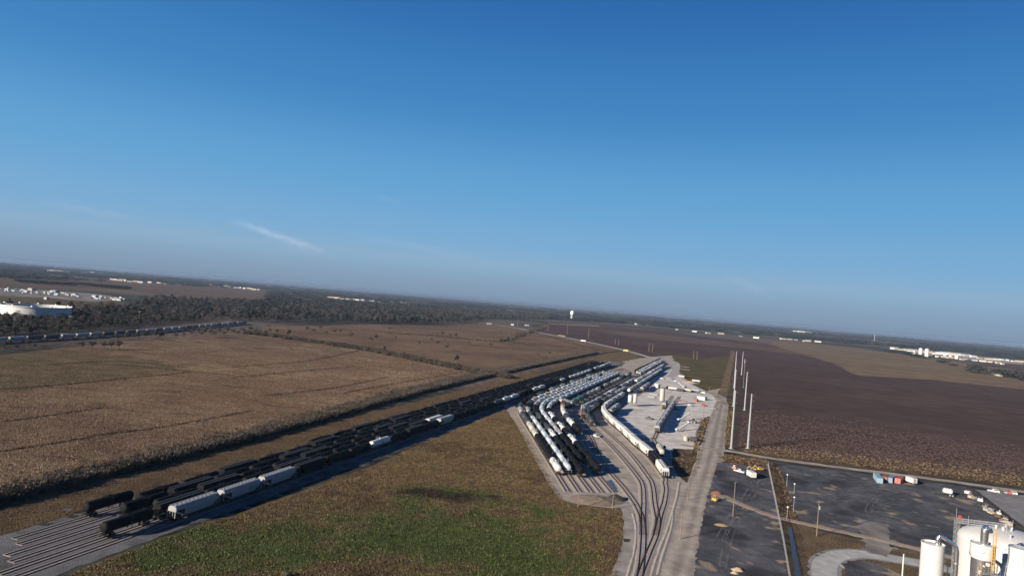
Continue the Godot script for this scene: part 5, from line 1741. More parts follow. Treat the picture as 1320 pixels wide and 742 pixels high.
func make_things() -> void:
	# --- steel poles of the transmission line along the farm track
	var k := 0
	for d in [[942.8, 578, 32.5], [945.6, 524, 31.0], [946.6, 499.5, 31.0], [947.6, 483.5, 31.0]]:
		steel_pole(gp(d[0], d[1]), d[2], "tall bare steel pole, %s from the crossroads, in the row beside the farm track" % ["first", "second", "third", "fourth"][k])
		k += 1
	k = 0
	for d in [[964.3, 578, 31.0], [960.1, 528.4, 31.0], [958, 499.3, 30.6], [956.2, 483, 30.7]]:
		steel_pole(gp(d[0], d[1]), d[2], "tall bare steel pole, %s from the crossroads, in the row inside the ploughed field" % ["first", "second", "third", "fourth"][k])
		k += 1
	for d in [[706, 426, 24], [731, 430.5, 24], [758.5, 436.5, 24], [836.5, 453, 15], [841, 453.5, 15], [894, 463, 14], [898.5, 463.5, 14], [793, 444, 12], [797.5, 445, 12], [667, 420, 22], [684, 421, 20]]:
		var t := thing("line_pole", "thin grey power line pole along the pale highway", "power pole", gp(d[0], d[1]), 0.5, "power poles along the highway")
		var m := MB.new()
		m.tube(Vector3(0, -0.2, 0), Vector3(0, d[2], 0), 0.45, 0.3, 8)
		part("post", m, M.wood, t)
		m = MB.new()
		m.box(Vector3(0, d[2] - 1.2, 0), Vector3(5.0, 0.3, 0.3))
		part("crossarm", m, M.light_grey, t)
	# --- wooden poles and lamp posts
	wood_pole(gp(877, 695), 9.2, 0, false, 0.2, "lone wooden pole without crossarm beside the wide dirt road", "")
	wood_pole(gp(945, 665), 12.6, 1, false, 0.9, "wooden utility pole on the slag lot next to the industrial spur", "")
	wood_pole(gp(1053, 691), 12.2, 1, true, 0.2, "wooden utility pole carrying a pale transformer between spur and service road", "")
	wood_pole(gp(789.5, 656), 6.2, 0, false, 0.2, "short wooden pole at the lane beyond the stub track ends", "")
	wood_pole(gp(745, 654), 5.6, 0, false, 0.2, "short wooden pole between grass triangle and stub track ends", "")
	wood_pole(gp(886.6, 644.5), 5.6, 0, false, 0.2, "short wooden pole between the throat and the wide dirt road", "")
	wood_pole(gp(907, 538), 11.0, 1, false, 1.2, "wooden utility pole behind the white conveyors", "")
	wood_pole(gp(914, 511), 9.0, 1, false, 1.2, "wooden utility pole beside the far bend of the dirt road", "")
	wood_pole(gp(899, 592), 9.0, 1, false, 1.2, "wooden utility pole in the weed patch by the junction", "")
	lamp_post(gp(1023, 659.5), 5.5, "lamp post with round white head beside the pale spur bank")
	lamp_post(gp(1023.8, 636.6), 4.2, "lamp post with white head in the middle of the slag lot")
	lamp_post(gp(1014.3, 626.5), 5.0, "lamp post with white head at the ditch edge of the slag lot")
	lamp_post(gp(1014.4, 673), 5.4, "lamp post at the crossing of ditch and spur")
	# --- transloading pad
	silo(gp(853, 521.5), 1.9, 13.2, M.cream, "tall slim cream silo standing alone on the limestone pad")
	silo(gp(812, 523), 1.7, 8.6, M.white, "squat white bin behind the grey hoppers at the pad", "white bins at the pad")
	silo(gp(818, 523.5), 1.5, 9.4, M.white, "taller white bin of the pair at the pad edge", "white bins at the pad")
	conveyor(gp(880, 555), facing(g2(867, 557), g2(893, 553)), 15.0, 4.6, "white belt conveyor sloping up behind the small cream shed")
	conveyor(gp(881, 542), facing(g2(871, 543), g2(892, 540)), 14.0, 4.2, "white belt conveyor beside the dark loader")
	conveyor(gp(878, 499), facing(g2(884, 501), g2(872, 497)), 13.0, 4.0, "white belt conveyor among the parked tank trailers")
	shed("pump_shed", gp(885.5, 568), 0.3, 2.6, 2.6, 3.0, M.cream, M.cream, "small cream shed beside the dirt road", "shed")
	box_trailer(gp(893.5, 569), 1.3, 4.2, 1.6, "low dark box beside the small cream shed", "", M.dark_grey)
	tractor(gp(855.5, 581), facing(g2(855, 575), g2(857, 586)), M.white, "white truck tractor parked beside the cream tank car")
	tank_trailer(gp(868, 503), 1.4, 9.5, M.white, "white tank trailer nearest the tall cream silo")
	tank_trailer(gp(885, 505), 1.2, 9.5, M.cream, "cream tank trailer in the middle of the trailer row")
	tank_trailer(gp(896, 505.5), 1.2, 8.5, M.light_grey, "grey tank trailer next to the far bend of the dirt road")
	box_trailer(gp(876.5, 504.5), 1.3, 6.0, 1.9, "dark box trailer among the tank trailers", "", M.dark_grey)
	tractor(gp(890.5, 505), 1.1, M.dark_grey, "dark truck tractor among the tank trailers")
	tractor(gp(862.5, 502), 1.2, M.black, "black truck tractor at the head of the trailer row")
	pickup(gp(906.5, 507), 1.0, M.white, true, "small white car past the trailer row")
	box_trailer(gp(879, 487), 0.9, 7.0, 2.2, "white trailer at the grassy edge of the pad", "", M.light_grey)
	box_trailer(gp(876.5, 486), 0.9, 4.0, 1.8, "dark small trailer at the grassy edge of the pad", "", M.dark_grey)
	heap("aggregate_heap", "long pale heap of aggregate at the grassy edge", gp(890, 493.5), 9.0, 2.4, M.tan)
	tank_trailer(gp(897.5, 493), 1.3, 9.0, M.silver, "silvery tank trailer beside the pale heap")
	shed("office_trailer", gp(847.5, 500), 0.5, 3.4, 3.6, 5.0, M.white, M.white, "white hut between the far tank rows and trailers", "hut")
	pickup(gp(853.5, 488.5), 0.7, M.white, false, "white pickup at the corner of the far rows")
	for d in [[875.5, 517], [878, 516.5], [881.5, 517], [884.5, 517.5]]:
		var t := thing("drum_pallet", "reddish drums on a pallet in the open pad", "drums", gp(d[0], d[1]), 0.3, "drum pallets on the pad")
		var m := MB.new()
		m.box(Vector3(0, 0.08, 0), Vector3(1.2, 0.14, 1.2))
		part("pallet", m, M.wood, t)
		for x in [-0.3, 0.3]:
			for z in [-0.3, 0.3]:
				m = MB.new()
				m.tube(Vector3(x, 0.15, z), Vector3(x, 1.05, z), 0.28, 0.28, 10)
				part("drum", m, M.rust, t)
	for d in [[901, 507.5, 1.1, M.dark_grey, "dark pickup at the end of the trailer row"], [871, 492, 0.4, M.white, "white pickup between heap and far rows"], [866, 489, 0.6, M.blue, "blue pickup at the grassy edge of the pad"], [889, 523, 0.2, M.white, "white pickup in front of the drum pallets"], [836, 540, 0.9, M.dark_grey, "dark pickup alone on the open limestone"], [907, 523, 0.3, M.red, "red pickup at the verge of the dirt road"]]:
		pickup(gp(d[0], d[1]), d[2], d[3], false, d[4])
	for d in [[840, 512, 7.0], [843, 509, 8.0], [872, 528, 6.0]]:
		var t := thing("pipe_stack", "stack of grey pipes lying on the limestone pad", "pipes", gp(d[0], d[1]), 0.8, "pipe stacks on the pad")
		for q in [[-0.6, 0.3], [0.0, 0.3], [0.6, 0.3], [-0.3, 0.82], [0.3, 0.82]]:
			var m := MB.new()
			m.tube(Vector3(q[0], q[1], -d[2] / 2.0), Vector3(q[0], q[1], d[2] / 2.0), 0.28, 0.28, 10)
			part("pipe", m, M.galv, t)
	shed("site_office", gp(905, 515), 0.7, 3.2, 2.8, 8.0, M.white, M.light_grey, "white site office at the bend of the dirt road", "hut")
	shed("tool_shed", gp(897, 517.5), 0.9, 2.6, 2.4, 3.2, M.rust, M.galv, "rusty tool shed near the drum pallets", "shed")
	pickup(gp(918.5, 527.5), 1.3, M.light_grey, true, "grey car parked by the dirt road bend")
	var ld := gp(893.5, 545)
	var t1 := thing("loader", "dark wheel loader beside the conveyors", "loader", ld, 1.0)
	var m1 := MB.new()
	m1.box(Vector3(0, 1.2, 0.8), Vector3(1.9, 1.0, 3.0))
	part("body", m1, M.dark_grey, t1)
	m1 = MB.new()
	m1.box(Vector3(0, 2.3, 0.2), Vector3(1.4, 1.3, 1.4))
	part("cab", m1, M.glass, t1)
	m1 = MB.new()
	m1.bar(Vector3(-0.6, 1.4, -0.6), Vector3(-0.6, 0.8, -2.8), 0.25, 0.3)
	m1.bar(Vector3(0.6, 1.4, -0.6), Vector3(0.6, 0.8, -2.8), 0.25, 0.3)
	part("lift_arms", m1, M.dark_grey, t1)
	m1 = MB.new()
	profile_body(m1, [Vector2(-2.7, 0.3), Vector2(-2.7, 1.2), Vector2(-3.2, 1.3), Vector2(-3.7, 0.3)], 2.4, 0.0)
	part("bucket", m1, M.galv, t1)
	wheels(t1, 0.95, [-0.9, 1.5], 0.65)
	# --- vehicles among the tracks and on the slag lots
	pickup(gp(769, 563.5), facing(g2(764, 561), g2(775, 566)), M.white, true, "white car standing between the empty tracks")
	pickup(gp(954, 609), facing(g2(949, 607), g2(960, 610)), M.white, false, "white pickup on the slag lot near the excavator")
	box_trailer(gp(968.5, 616), facing(g2(962, 611), g2(974, 619)), 5.6, 2.2, "white box trailer on the slag lot beside the pickup")
	excavator(gp(979, 607), facing(g2(984, 607), g2(970, 607)), "yellow excavator with lowered arm at the weedy edge of the lot")
	excavator(gp(971, 606.5), facing(g2(980, 607), g2(968, 606)), "smaller looking yellow excavator tucked in front of the other", 0.62)
	var t2 := thing("skid_loader", "small orange machine behind the white pickup", "loader", gp(947, 605), 0.7)
	var m2 := MB.new()
	m2.box(Vector3(0, 0.9, 0.2), Vector3(1.5, 0.9, 2.2))
	part("body", m2, M.orange, t2)
	m2 = MB.new()
	m2.box(Vector3(0, 1.75, 0.1), Vector3(1.2, 0.9, 1.2))
	part("cage", m2, M.light_grey, t2)
	wheels(t2, 0.8, [-0.5, 0.8], 0.4)
	var t3 := thing("forklift", "small yellow forklift beside the end of the spur", "forklift", gp(921, 646), 0.6)
	var m3 := MB.new()
	m3.box(Vector3(0, 0.85, 0.3), Vector3(1.2, 0.8, 2.0))
	part("body", m3, M.yellow, t3)
	m3 = MB.new()
	for x in [-0.45, 0.45]: m3.bar(Vector3(x, 0.2, -0.9), Vector3(x, 3.0, -0.9), 0.12, 0.14)
	m3.bar(Vector3(-0.45, 3.0, -0.9), Vector3(0.45, 3.0, -0.9), 0.12, 0.12)
	part("mast", m3, M.yellow, t3)
	m3 = MB.new()
	for x in [-0.5, 0.5]:
		for z in [-0.4, 0.9]: m3.bar(Vector3(x, 1.2, z), Vector3(x, 2.3, z), 0.08, 0.08)
	m3.box(Vector3(0, 2.32, 0.25), Vector3(1.2, 0.08, 1.5))
	part("overhead_guard", m3, M.yellow, t3)
	m3 = MB.new()
	for x in [-0.3, 0.3]: m3.box(Vector3(x, 0.25, -1.5), Vector3(0.14, 0.06, 1.2))
	part("forks", m3, M.galv, t3)
	wheels(t3, 0.6, [-0.5, 0.9], 0.33)
	heap("stone_heap", "pink stone heap at the end of the spur", gp(924.5, 636), 2.6, 1.3, M.rust)
	heap("straw_heap", "flat ochre heap on the slag lot by the dirt road", gp(930.5, 677), 3.0, 0.7, M.ochre)
	heap("sand_heap", "ochre sand heap low on the slag lot near the ditch", gp(951, 735), 2.2, 1.0, M.tan)
	heap("sand_heap", "smaller ochre sand heap next to the other one", gp(947, 739), 1.4, 0.8, M.tan)
	heap("earth_mound", "dark earth mound closing off the stub track ends", gp(768, 645), 11.0, 1.6, M.wood)
	heap("earth_mound", "black earth mound beside the puddle", gp(794, 644), 4.0, 2.4, M.under)
	# --- containers
	var cf := facing(g2(1134, 622.5), g2(1128.5, 615))
	container(gp(1132, 619.5), cf, 12.2, M.pale_blue, "pale blue container with white doors, longest of the row on the slag lot")
	container(gp(1141.5, 620.0), cf - 0.25, 6.1, M.rust, "rust red container between the two blue ones")
	container(gp(1149.5, 620.5), cf - 0.35, 9.0, M.blue, "steel blue container between the two red ones")
	container(gp(1159, 622), cf - 0.35, 6.1, M.red, "dark red container at the open end of the row")
	box_trailer(gp(1175, 623.5), cf + 0.5, 4.8, 2.2, "white box trailer standing apart from the containers")
	tank_trailer(gp(1222, 638.5), 0.9, 4.2, M.white, "little white tank trailer alone on the slag lot")
	# --- scrap along the paved lot
	var bits := [M.white, M.rust, M.tan, M.galv, M.white, M.dark_grey, M.wood, M.light_grey, M.tan, M.white, M.brown, M.galv, M.rust, M.tan]
	var looks := ["white", "rusty", "tan", "zinc grey", "chalky white", "dark grey", "wooden", "light grey", "dusty tan", "bright white", "rust brown", "dull metal", "reddish", "sandy"]
	for j in 14:
		var f := j / 13.0
		var p: Vector2 = g2(lerpf(1244, 1302, f) + rng.randf_range(-4, 4), lerpf(634, 676, f) + rng.randf_range(-2, 2))
		var t := thing("scrap_bin", "%s scrap bin in the junk line beside the paved lot" % looks[j], "scrap", v3(p), rng.randf() * TAU)
		var m := MB.new()
		var w := rng.randf_range(0.8, 1.6)
		var h := rng.randf_range(0.6, 1.3)
		for s in [-1.0, 1.0]:
			m.box(Vector3(s * w, h / 2.0, 0), Vector3(0.08, h, w * 1.6))
			m.box(Vector3(0, h / 2.0, s * w * 0.8), Vector3(w * 2.0, h, 0.08))
		m.box(Vector3(0, 0.06, 0), Vector3(w * 1.95, 0.1, w * 1.5))
		part("tub", m, bits[j], t)
		m = MB.new()
		for q in 3: m.bar(Vector3(rng.randf_range(-w, w) * 0.7, 0.2, rng.randf_range(-w, w) * 0.5), Vector3(rng.randf_range(-w, w) * 1.2, h + rng.randf_range(0.2, 0.9), rng.randf_range(-w, w)), 0.14, 0.1)
		part("scrap", m, bits[(j + 5) % 14], t)
	heap("rubble_heap", "pink and white rubble heap beside the paved lot", gp(1298, 673), 3.0, 0.9, M.cream)
	for d in [[1281, 634.5, M.white, "white car first in line"], [1286, 635, M.dark_grey, "dark car second in line"], [1291, 635.5, M.light_grey, "grey car mid line"], [1297, 636, M.red, "red car in line"], [1304, 637, M.white, "white car last in line"]]:
		pickup(gp(d[0], d[1]), 1.1, d[2], true, "%s parked at the far edge of the paved lot" % d[3])
	# --- chain link fence beside the ditch
	var fp := pl([990, 601, 996, 630, 1003, 665, 1010, 700, 1017, 742, 1030, 815])
	var fl := path_len(fp)
	var fence := thing("chain_link_fence", "grey chain link fence running along the ditch across the spur", "fence")
	var bays := int(fl / 3.0)
	for j in bays:
		var a := along(fp, fl * j / bays)
		var b := along(fp, fl * (j + 1) / bays)
		var m := MB.new()
		m.tube(v3(a, 0.0), v3(a, 2.5), 0.06, 0.06, 6)
		part("post", m, M.galv, fence)
		m = MB.new()
		m.bar(v3(a, 2.4), v3(b, 2.4), 0.07, 0.07)
		part("top_rail", m, M.galv, fence)
		m = MB.new()
		m.quad(v3(a, 0.1), v3(b, 0.1), v3(b, 2.36), v3(a, 2.36))
		part("mesh_panel", m, M.mesh_wire, fence)
	# --- culvert ring in the meadow, cut by the lower edge of the picture
	var cv := thing("culvert_ring", "dark culvert ring half sunk in the meadow grass", "culvert", gp(371, 743), 0.7)
	var cm := MB.new()
	for j in 16:
		var a0 := PI * j / 16.0
		var a1 := PI * (j + 1) / 16.0
		for rr in [1.1, 0.85]:
			var p0 := Vector3(cos(a0) * rr, sin(a0) * rr - 0.1, -0.6)
			var p1 := Vector3(cos(a1) * rr, sin(a1) * rr - 0.1, -0.6)
			var dz := Vector3(0, 0, 1.2)
			if rr > 1.0: cm.quad(p0 + dz, p1 + dz, p1, p0)
			else: cm.quad(p0, p1, p1 + dz, p0 + dz)
		for z in [-0.6, 0.6]:
			var q := [Vector3(cos(a0) * 0.85, sin(a0) * 0.85 - 0.1, z), Vector3(cos(a0) * 1.1, sin(a0) * 1.1 - 0.1, z), Vector3(cos(a1) * 1.1, sin(a1) * 1.1 - 0.1, z), Vector3(cos(a1) * 0.85, sin(a1) * 0.85 - 0.1, z)]
			if z > 0: cm.quad(q[0], q[1], q[2], q[3])
			else: cm.quad(q[3], q[2], q[1], q[0])
	part("ring", cm, M.under, cv)
	cm = MB.new()
	cm.box(Vector3(-1.6, 0.25, 0.3), Vector3(0.9, 0.5, 0.7), Basis(Vector3(0.3, 1, 0.2).normalized(), 0.6))
	part("broken_piece", cm, M.under, cv)
	# --- lettering-like stencil on the second pale hopper is too small to read: three dark blocks
	make_tank_farm()
	make_far()


# ---------- tank farm at the lower right ----------
func make_tank_farm() -> void:
	# large white storage tank with domed roof
	var c := gp(1296, 700, 15.0)
	var big := thing("storage_tank", "large white storage tank with low domed roof and roof railing", "storage tank", Vector3(c.x, 0, c.z))
	var r := 11.4
	var m := MB.new()
	m.lathe(Vector3.ZERO, Vector3.UP, [Vector2(0, r), Vector2(2.5, r), Vector2(2.5, r + 0.015), Vector2(5.0, r + 0.015), Vector2(5.0, r), Vector2(7.5, r), Vector2(7.5, r + 0.015), Vector2(10.0, r + 0.015), Vector2(10.0, r), Vector2(14.9, r), Vector2(14.9, r + 0.12), Vector2(15.05, r + 0.12)], 56)
	part("shell", m, M.white, big)
	m = MB.new()
	var dome := []
	for k in 9:
		var f := k / 8.0
		dome.append(Vector2(15.0 + 3.9 * sin(f * PI / 2.0), maxf(r * cos(f * PI / 2.0) + 0.05, 0.01)))
	m.lathe(Vector3.ZERO, Vector3.UP, dome, 56)
	part("roof", m, M.white, big)
	var cam2 := Vector2(-c.x, -c.z).normalized()
	var left := Vector2(cam2.y, -cam2.x)
	if left.x > 0: left = -left
	# stair tower and roof walkway
	m = MB.new()
	var sp := left * (r + 0.2)
	for dx in [-0.5, 0.5]:
		for dz in [-0.5, 0.5]: m.bar(Vector3(sp.x + dx, 0, sp.y + dz), Vector3(sp.x + dx, 19.0, sp.y + dz), 0.09, 0.09)
	for k in 13:
		var y := 1.4 * k + 1.0
		for e in [[-0.5, -0.5, 0.5, -0.5], [0.5, -0.5, 0.5, 0.5], [0.5, 0.5, -0.5, 0.5], [-0.5, 0.5, -0.5, -0.5]]:
			m.bar(Vector3(sp.x + e[0], y, sp.y + e[1]), Vector3(sp.x + e[2], y, sp.y + e[3]), 0.1, 0.1)
			m.bar(Vector3(sp.x + e[0], y, sp.y + e[1]), Vector3(sp.x + e[2], y + 1.4, sp.y + e[3]), 0.07, 0.07)
	part("stair_tower", m, M.galv, big)
	for k in 12:
		m = MB.new()
		var s := 1.0 if k % 2 == 0 else -1.0
		m.bar(Vector3(sp.x - 0.45 * s, 1.4 * k + 1.0, sp.y), Vector3(sp.x + 0.45 * s, 1.4 * k + 2.4, sp.y), 0.7, 0.08)
		part("stair_flight", m, M.galv, big)
	m = MB.new()
	var wa := Vector3(sp.x, 18.0, sp.y)
	var wb := Vector3(-left.x * 1.0, 19.4, -left.y * 1.0)
	m.bar(wa, wb, 1.0, 0.1)
	var side := Vector3(cam2.x, 0, cam2.y) * 0.5
	for s in [-1.0, 1.0]:
		for yy in [0.55, 1.1]: m.bar(wa + side * s + Vector3(0, yy, 0), wb + side * s + Vector3(0, yy, 0), 0.07, 0.07)
		for k in 10:
			var p: Vector3 = wa.lerp(wb, k / 9.0) + side * s
			m.bar(p, p + Vector3(0, 1.1, 0), 0.07, 0.07)
	part("roof_walkway", m, M.galv, big)
	m = MB.new()
	for k in 40:
		var a := TAU * k / 40.0
		var b := TAU * (k + 1) / 40.0
		m.bar(Vector3(cos(a) * r, 15.1, sin(a) * r), Vector3(cos(a) * r, 16.2, sin(a) * r), 0.06, 0.06)
		m.bar(Vector3(cos(a) * r, 16.2, sin(a) * r), Vector3(cos(b) * r, 16.2, sin(b) * r), 0.06, 0.06)
		if k > 16: break
	part("rim_railing", m, M.galv, big)
	for d in [[0.0, 0.0, 0.45, 1.6], [1.2, 0.6, 0.3, 1.1], [-1.1, 0.5, 0.35, 0.9], [0.4, -1.3, 0.25, 1.4], [2.0, -0.6, 0.3, 0.8], [-2.2, -0.8, 0.3, 1.0], [5.0, 3.0, 0.25, 0.5], [-3.0, 6.0, 0.2, 0.4]]:
		m = MB.new()
		m.tube(Vector3(d[0], 17.6, d[1]), Vector3(d[0], 18.6 + d[3], d[1]), d[2], d[2], 10)
		m.tube(Vector3(d[0], 18.6 + d[3], d[1]), Vector3(d[0], 18.75 + d[3], d[1]), d[2] + 0.12, d[2] + 0.05, 10)
		part("vent", m, M.white if d[3] < 1.2 else M.galv, big)
	for q in [[left * (r + 0.5), 19.0], [left * (r - 2.5), 17.4], [left * -1.5, 18.8]]:
		var pp: Vector2 = q[0]
		m = MB.new()
		m.tube(Vector3(pp.x, q[1], pp.y), Vector3(pp.x, q[1] + 3.2, pp.y), 0.07, 0.05, 6)
		part("light_pole", m, M.galv, big)
	m = MB.new()
	m.box(Vector3(sp.x + 0.7, 19.6, sp.y), Vector3(0.7, 0.9, 0.5))
	part("valve_box", m, M.red, big)

	# white silo with a bent silver duct
	var a := gp(1203.5, 700, 22.0)
	var s1 := thing("white_silo", "smooth white silo with a bent silver duct on top", "silo", Vector3(a.x, 0, a.z))
	m = MB.new()
	m.lathe(Vector3.ZERO, Vector3.UP, [Vector2(0, 2.5), Vector2(3.0, 2.5), Vector2(3.0, 2.53), Vector2(3.1, 2.53), Vector2(3.1, 2.5), Vector2(9.0, 2.5), Vector2(9.0, 2.53), Vector2(9.1, 2.53), Vector2(9.1, 2.5), Vector2(15.0, 2.5), Vector2(15.0, 2.53), Vector2(15.1, 2.53), Vector2(15.1, 2.5), Vector2(18.5, 2.5), Vector2(18.5, 2.53), Vector2(18.6, 2.53), Vector2(18.6, 2.5), Vector2(21.8, 2.5), Vector2(21.8, 2.58), Vector2(22.1, 2.58), Vector2(22.1, 2.4), Vector2(21.7, 2.3), Vector2(21.9, 0.01)], 32)
	part("shell", m, M.white, s1)
	m = MB.new()
	var duct := [Vector3(0.9, 21.2, 0.2), Vector3(0.9, 23.2, 0.2), Vector3(1.3, 23.9, 0.3), Vector3(2.0, 23.8, 0.5), Vector3(4.1, 22.6, 1.0), Vector3(4.8, 21.9, 1.2), Vector3(5.0, 21.0, 1.3), Vector3(5.0, 0.0, 1.3)]
	for k in duct.size() - 1: m.tube(duct[k], duct[k + 1], 0.5, 0.5, 14, k == 6)
	part("duct", m, M.shiny, s1)
	for y in [6.0, 12.0, 18.0]:
		m = MB.new()
		m.tube(Vector3(5.0, y, 1.3), Vector3(5.0, y + 0.2, 1.3), 0.6, 0.6, 14)
		part("flange", m, M.galv, s1)
	m = MB.new()
	m.tube(Vector3(2.2, 17.6, 2.6), Vector3(2.2, 18.2, 2.6), 0.55, 0.55, 12)
	m.tube(Vector3(2.2, 0, 2.6), Vector3(2.2, 17.6, 2.6), 0.12, 0.12, 8)
	part("standpipe", m, M.under, s1)

	# clad vessel with yellow ladder cage
	var b := gp(1268, 701, 22.0)
	var s2 := thing("clad_vessel", "silver clad vessel with white collar and yellow caged ladder", "vessel", Vector3(b.x, 0, b.z))
	m = MB.new()
	m.lathe(Vector3.ZERO, Vector3.UP, [Vector2(0, 2.35), Vector2(19.0, 2.35), Vector2(19.0, 2.45), Vector2(19.2, 2.45)], 32)
	part("cladding", m, M.shiny, s2)
	m = MB.new()
	m.lathe(Vector3.ZERO, Vector3.UP, [Vector2(18.6, 2.5), Vector2(19.0, 2.7), Vector2(22.2, 2.7), Vector2(22.2, 2.55), Vector2(21.9, 2.5), Vector2(22.0, 0.01)], 32)
	part("collar", m, M.white, s2)
	m = MB.new()
	var el := [Vector3(0.2, 21.5, 0), Vector3(0.2, 25.0, 0), Vector3(0.3, 25.7, 0), Vector3(0.8, 26.0, -0.2), Vector3(1.4, 25.6, -0.4), Vector3(1.5, 24.9, -0.4)]
	for k in el.size() - 1: m.tube(el[k], el[k + 1], 0.85, 0.85, 16, k == 4)
	part("vent_elbow", m, M.shiny, s2)
	for lx in [[-1.9, 1.9, 15.0], [0.7, 2.7, 24.4]]:
		m = MB.new()
		var y0: float = 2.0 if lx[0] < 0 else 15.5
		for s in [-0.28, 0.28]: m.bar(Vector3(lx[0] + s, y0, lx[1]), Vector3(lx[0] + s, lx[2] + 2.5, lx[1]), 0.08, 0.08)
		for k in int((lx[2] - y0) / 0.4): m.bar(Vector3(lx[0] - 0.28, y0 + k * 0.4, lx[1]), Vector3(lx[0] + 0.28, y0 + k * 0.4, lx[1]), 0.05, 0.05)
		part("ladder", m, M.yellow, s2)
		m = MB.new()
		for k in int((lx[2] - y0) / 0.8):
			for j in 5:
				var t0 := PI * j / 5.0
				var t1 := PI * (j + 1) / 5.0
				m.bar(Vector3(lx[0] - cos(t0) * 0.42, y0 + 1.6 + k * 0.8, lx[1] + sin(t0) * 0.7), Vector3(lx[0] - cos(t1) * 0.42, y0 + 1.6 + k * 0.8, lx[1] + sin(t1) * 0.7), 0.07, 0.07)
		for j in 4:
			var t0 := PI * (j + 0.5) / 4.0
			m.bar(Vector3(lx[0] - cos(t0) * 0.42, y0 + 1.6, lx[1] + sin(t0) * 0.7), Vector3(lx[0] - cos(t0) * 0.42, lx[2] + 2.0, lx[1] + sin(t0) * 0.7), 0.05, 0.05)
		part("ladder_cage", m, M.yellow, s2)
	m = MB.new()
	m.box(Vector3(0, 15.6, 2.4), Vector3(5.2, 0.12, 1.4))
	for k in 6: m.bar(Vector3(-2.5 + k, 15.6, 3.05), Vector3(-2.5 + k, 16.7, 3.05), 0.06, 0.06)
	for y in [16.15, 16.7]: m.bar(Vector3(-2.55, y, 3.05), Vector3(2.55, y, 3.05), 0.06, 0.06)
	part("platform", m, M.galv, s2)
	for d in [[-1.3, 20.6, 2.35, 0.35], [-0.2, 17.8, 2.4, 0.45], [1.7, 17.9, 1.8, 0.3], [-1.0, 17.3, 2.2, 0.2]]:
		m = MB.new()
		m.tube(Vector3(d[0], d[1], d[2] - 0.3), Vector3(d[0], d[1], d[2] + 0.15), d[3], d[3], 12)
		part("manhole", m, M.white, s2)
	for x in [1.55, 2.3]:
		m = MB.new()
		m.tube(Vector3(x, 0, 2.1), Vector3(x, 18.0, 2.1), 0.14, 0.14, 8)
		part("pipe", m, M.galv, s2)

	# bottle shaped silo cut by the picture edge
	var e := gp(1314, 706, 21.0)
	var s3 := thing("flared_silo", "white silo that flares out below its narrow neck", "silo", Vector3(e.x, 0, e.z))
	m = MB.new()
	m.lathe(Vector3.ZERO, Vector3.UP, [Vector2(0, 4.6), Vector2(11.0, 4.6), Vector2(12.0, 4.4), Vector2(17.2, 2.25), Vector2(18.0, 2.1), Vector2(21.0, 2.1), Vector2(21.0, 2.2), Vector2(21.2, 2.2), Vector2(21.2, 2.0), Vector2(20.9, 0.01)], 32)
	part("shell", m, M.white, s3)
	m = MB.new()
	m.lathe(Vector3.ZERO, Vector3.UP, [Vector2(11.0, 4.62), Vector2(11.1, 4.75), Vector2(11.3, 4.75), Vector2(11.4, 4.62)], 32)
	part("ring", m, M.white, s3)
	# white post with a pipe manifold in front of the service road
	var g := gp(1163.5, 743, 2.0)
	var s4 := thing("pipe_manifold", "slim white standpipe rising from a pipe manifold", "standpipe", Vector3(g.x, 0, g.z))
	m = MB.new()
	m.tube(Vector3(0, 0, 0), Vector3(0, 8.4, 0), 0.2, 0.18, 10)
	m.tube(Vector3(0, 8.4, 0), Vector3(0, 8.5, 0), 0.24, 0.24, 10)
	part("standpipe", m, M.white, s4)
	for k in 3:
		m = MB.new()
		m.tube(Vector3(-1.6, 1.0 + k * 0.5, 0.3 * k), Vector3(1.4, 1.0 + k * 0.5, 0.3 * k), 0.12, 0.12, 8)
		m.tube(Vector3(-1.6, 0, 0.3 * k), Vector3(-1.6, 1.0 + k * 0.5, 0.3 * k), 0.12, 0.12, 8)
		part("pipe", m, M.white, s4)


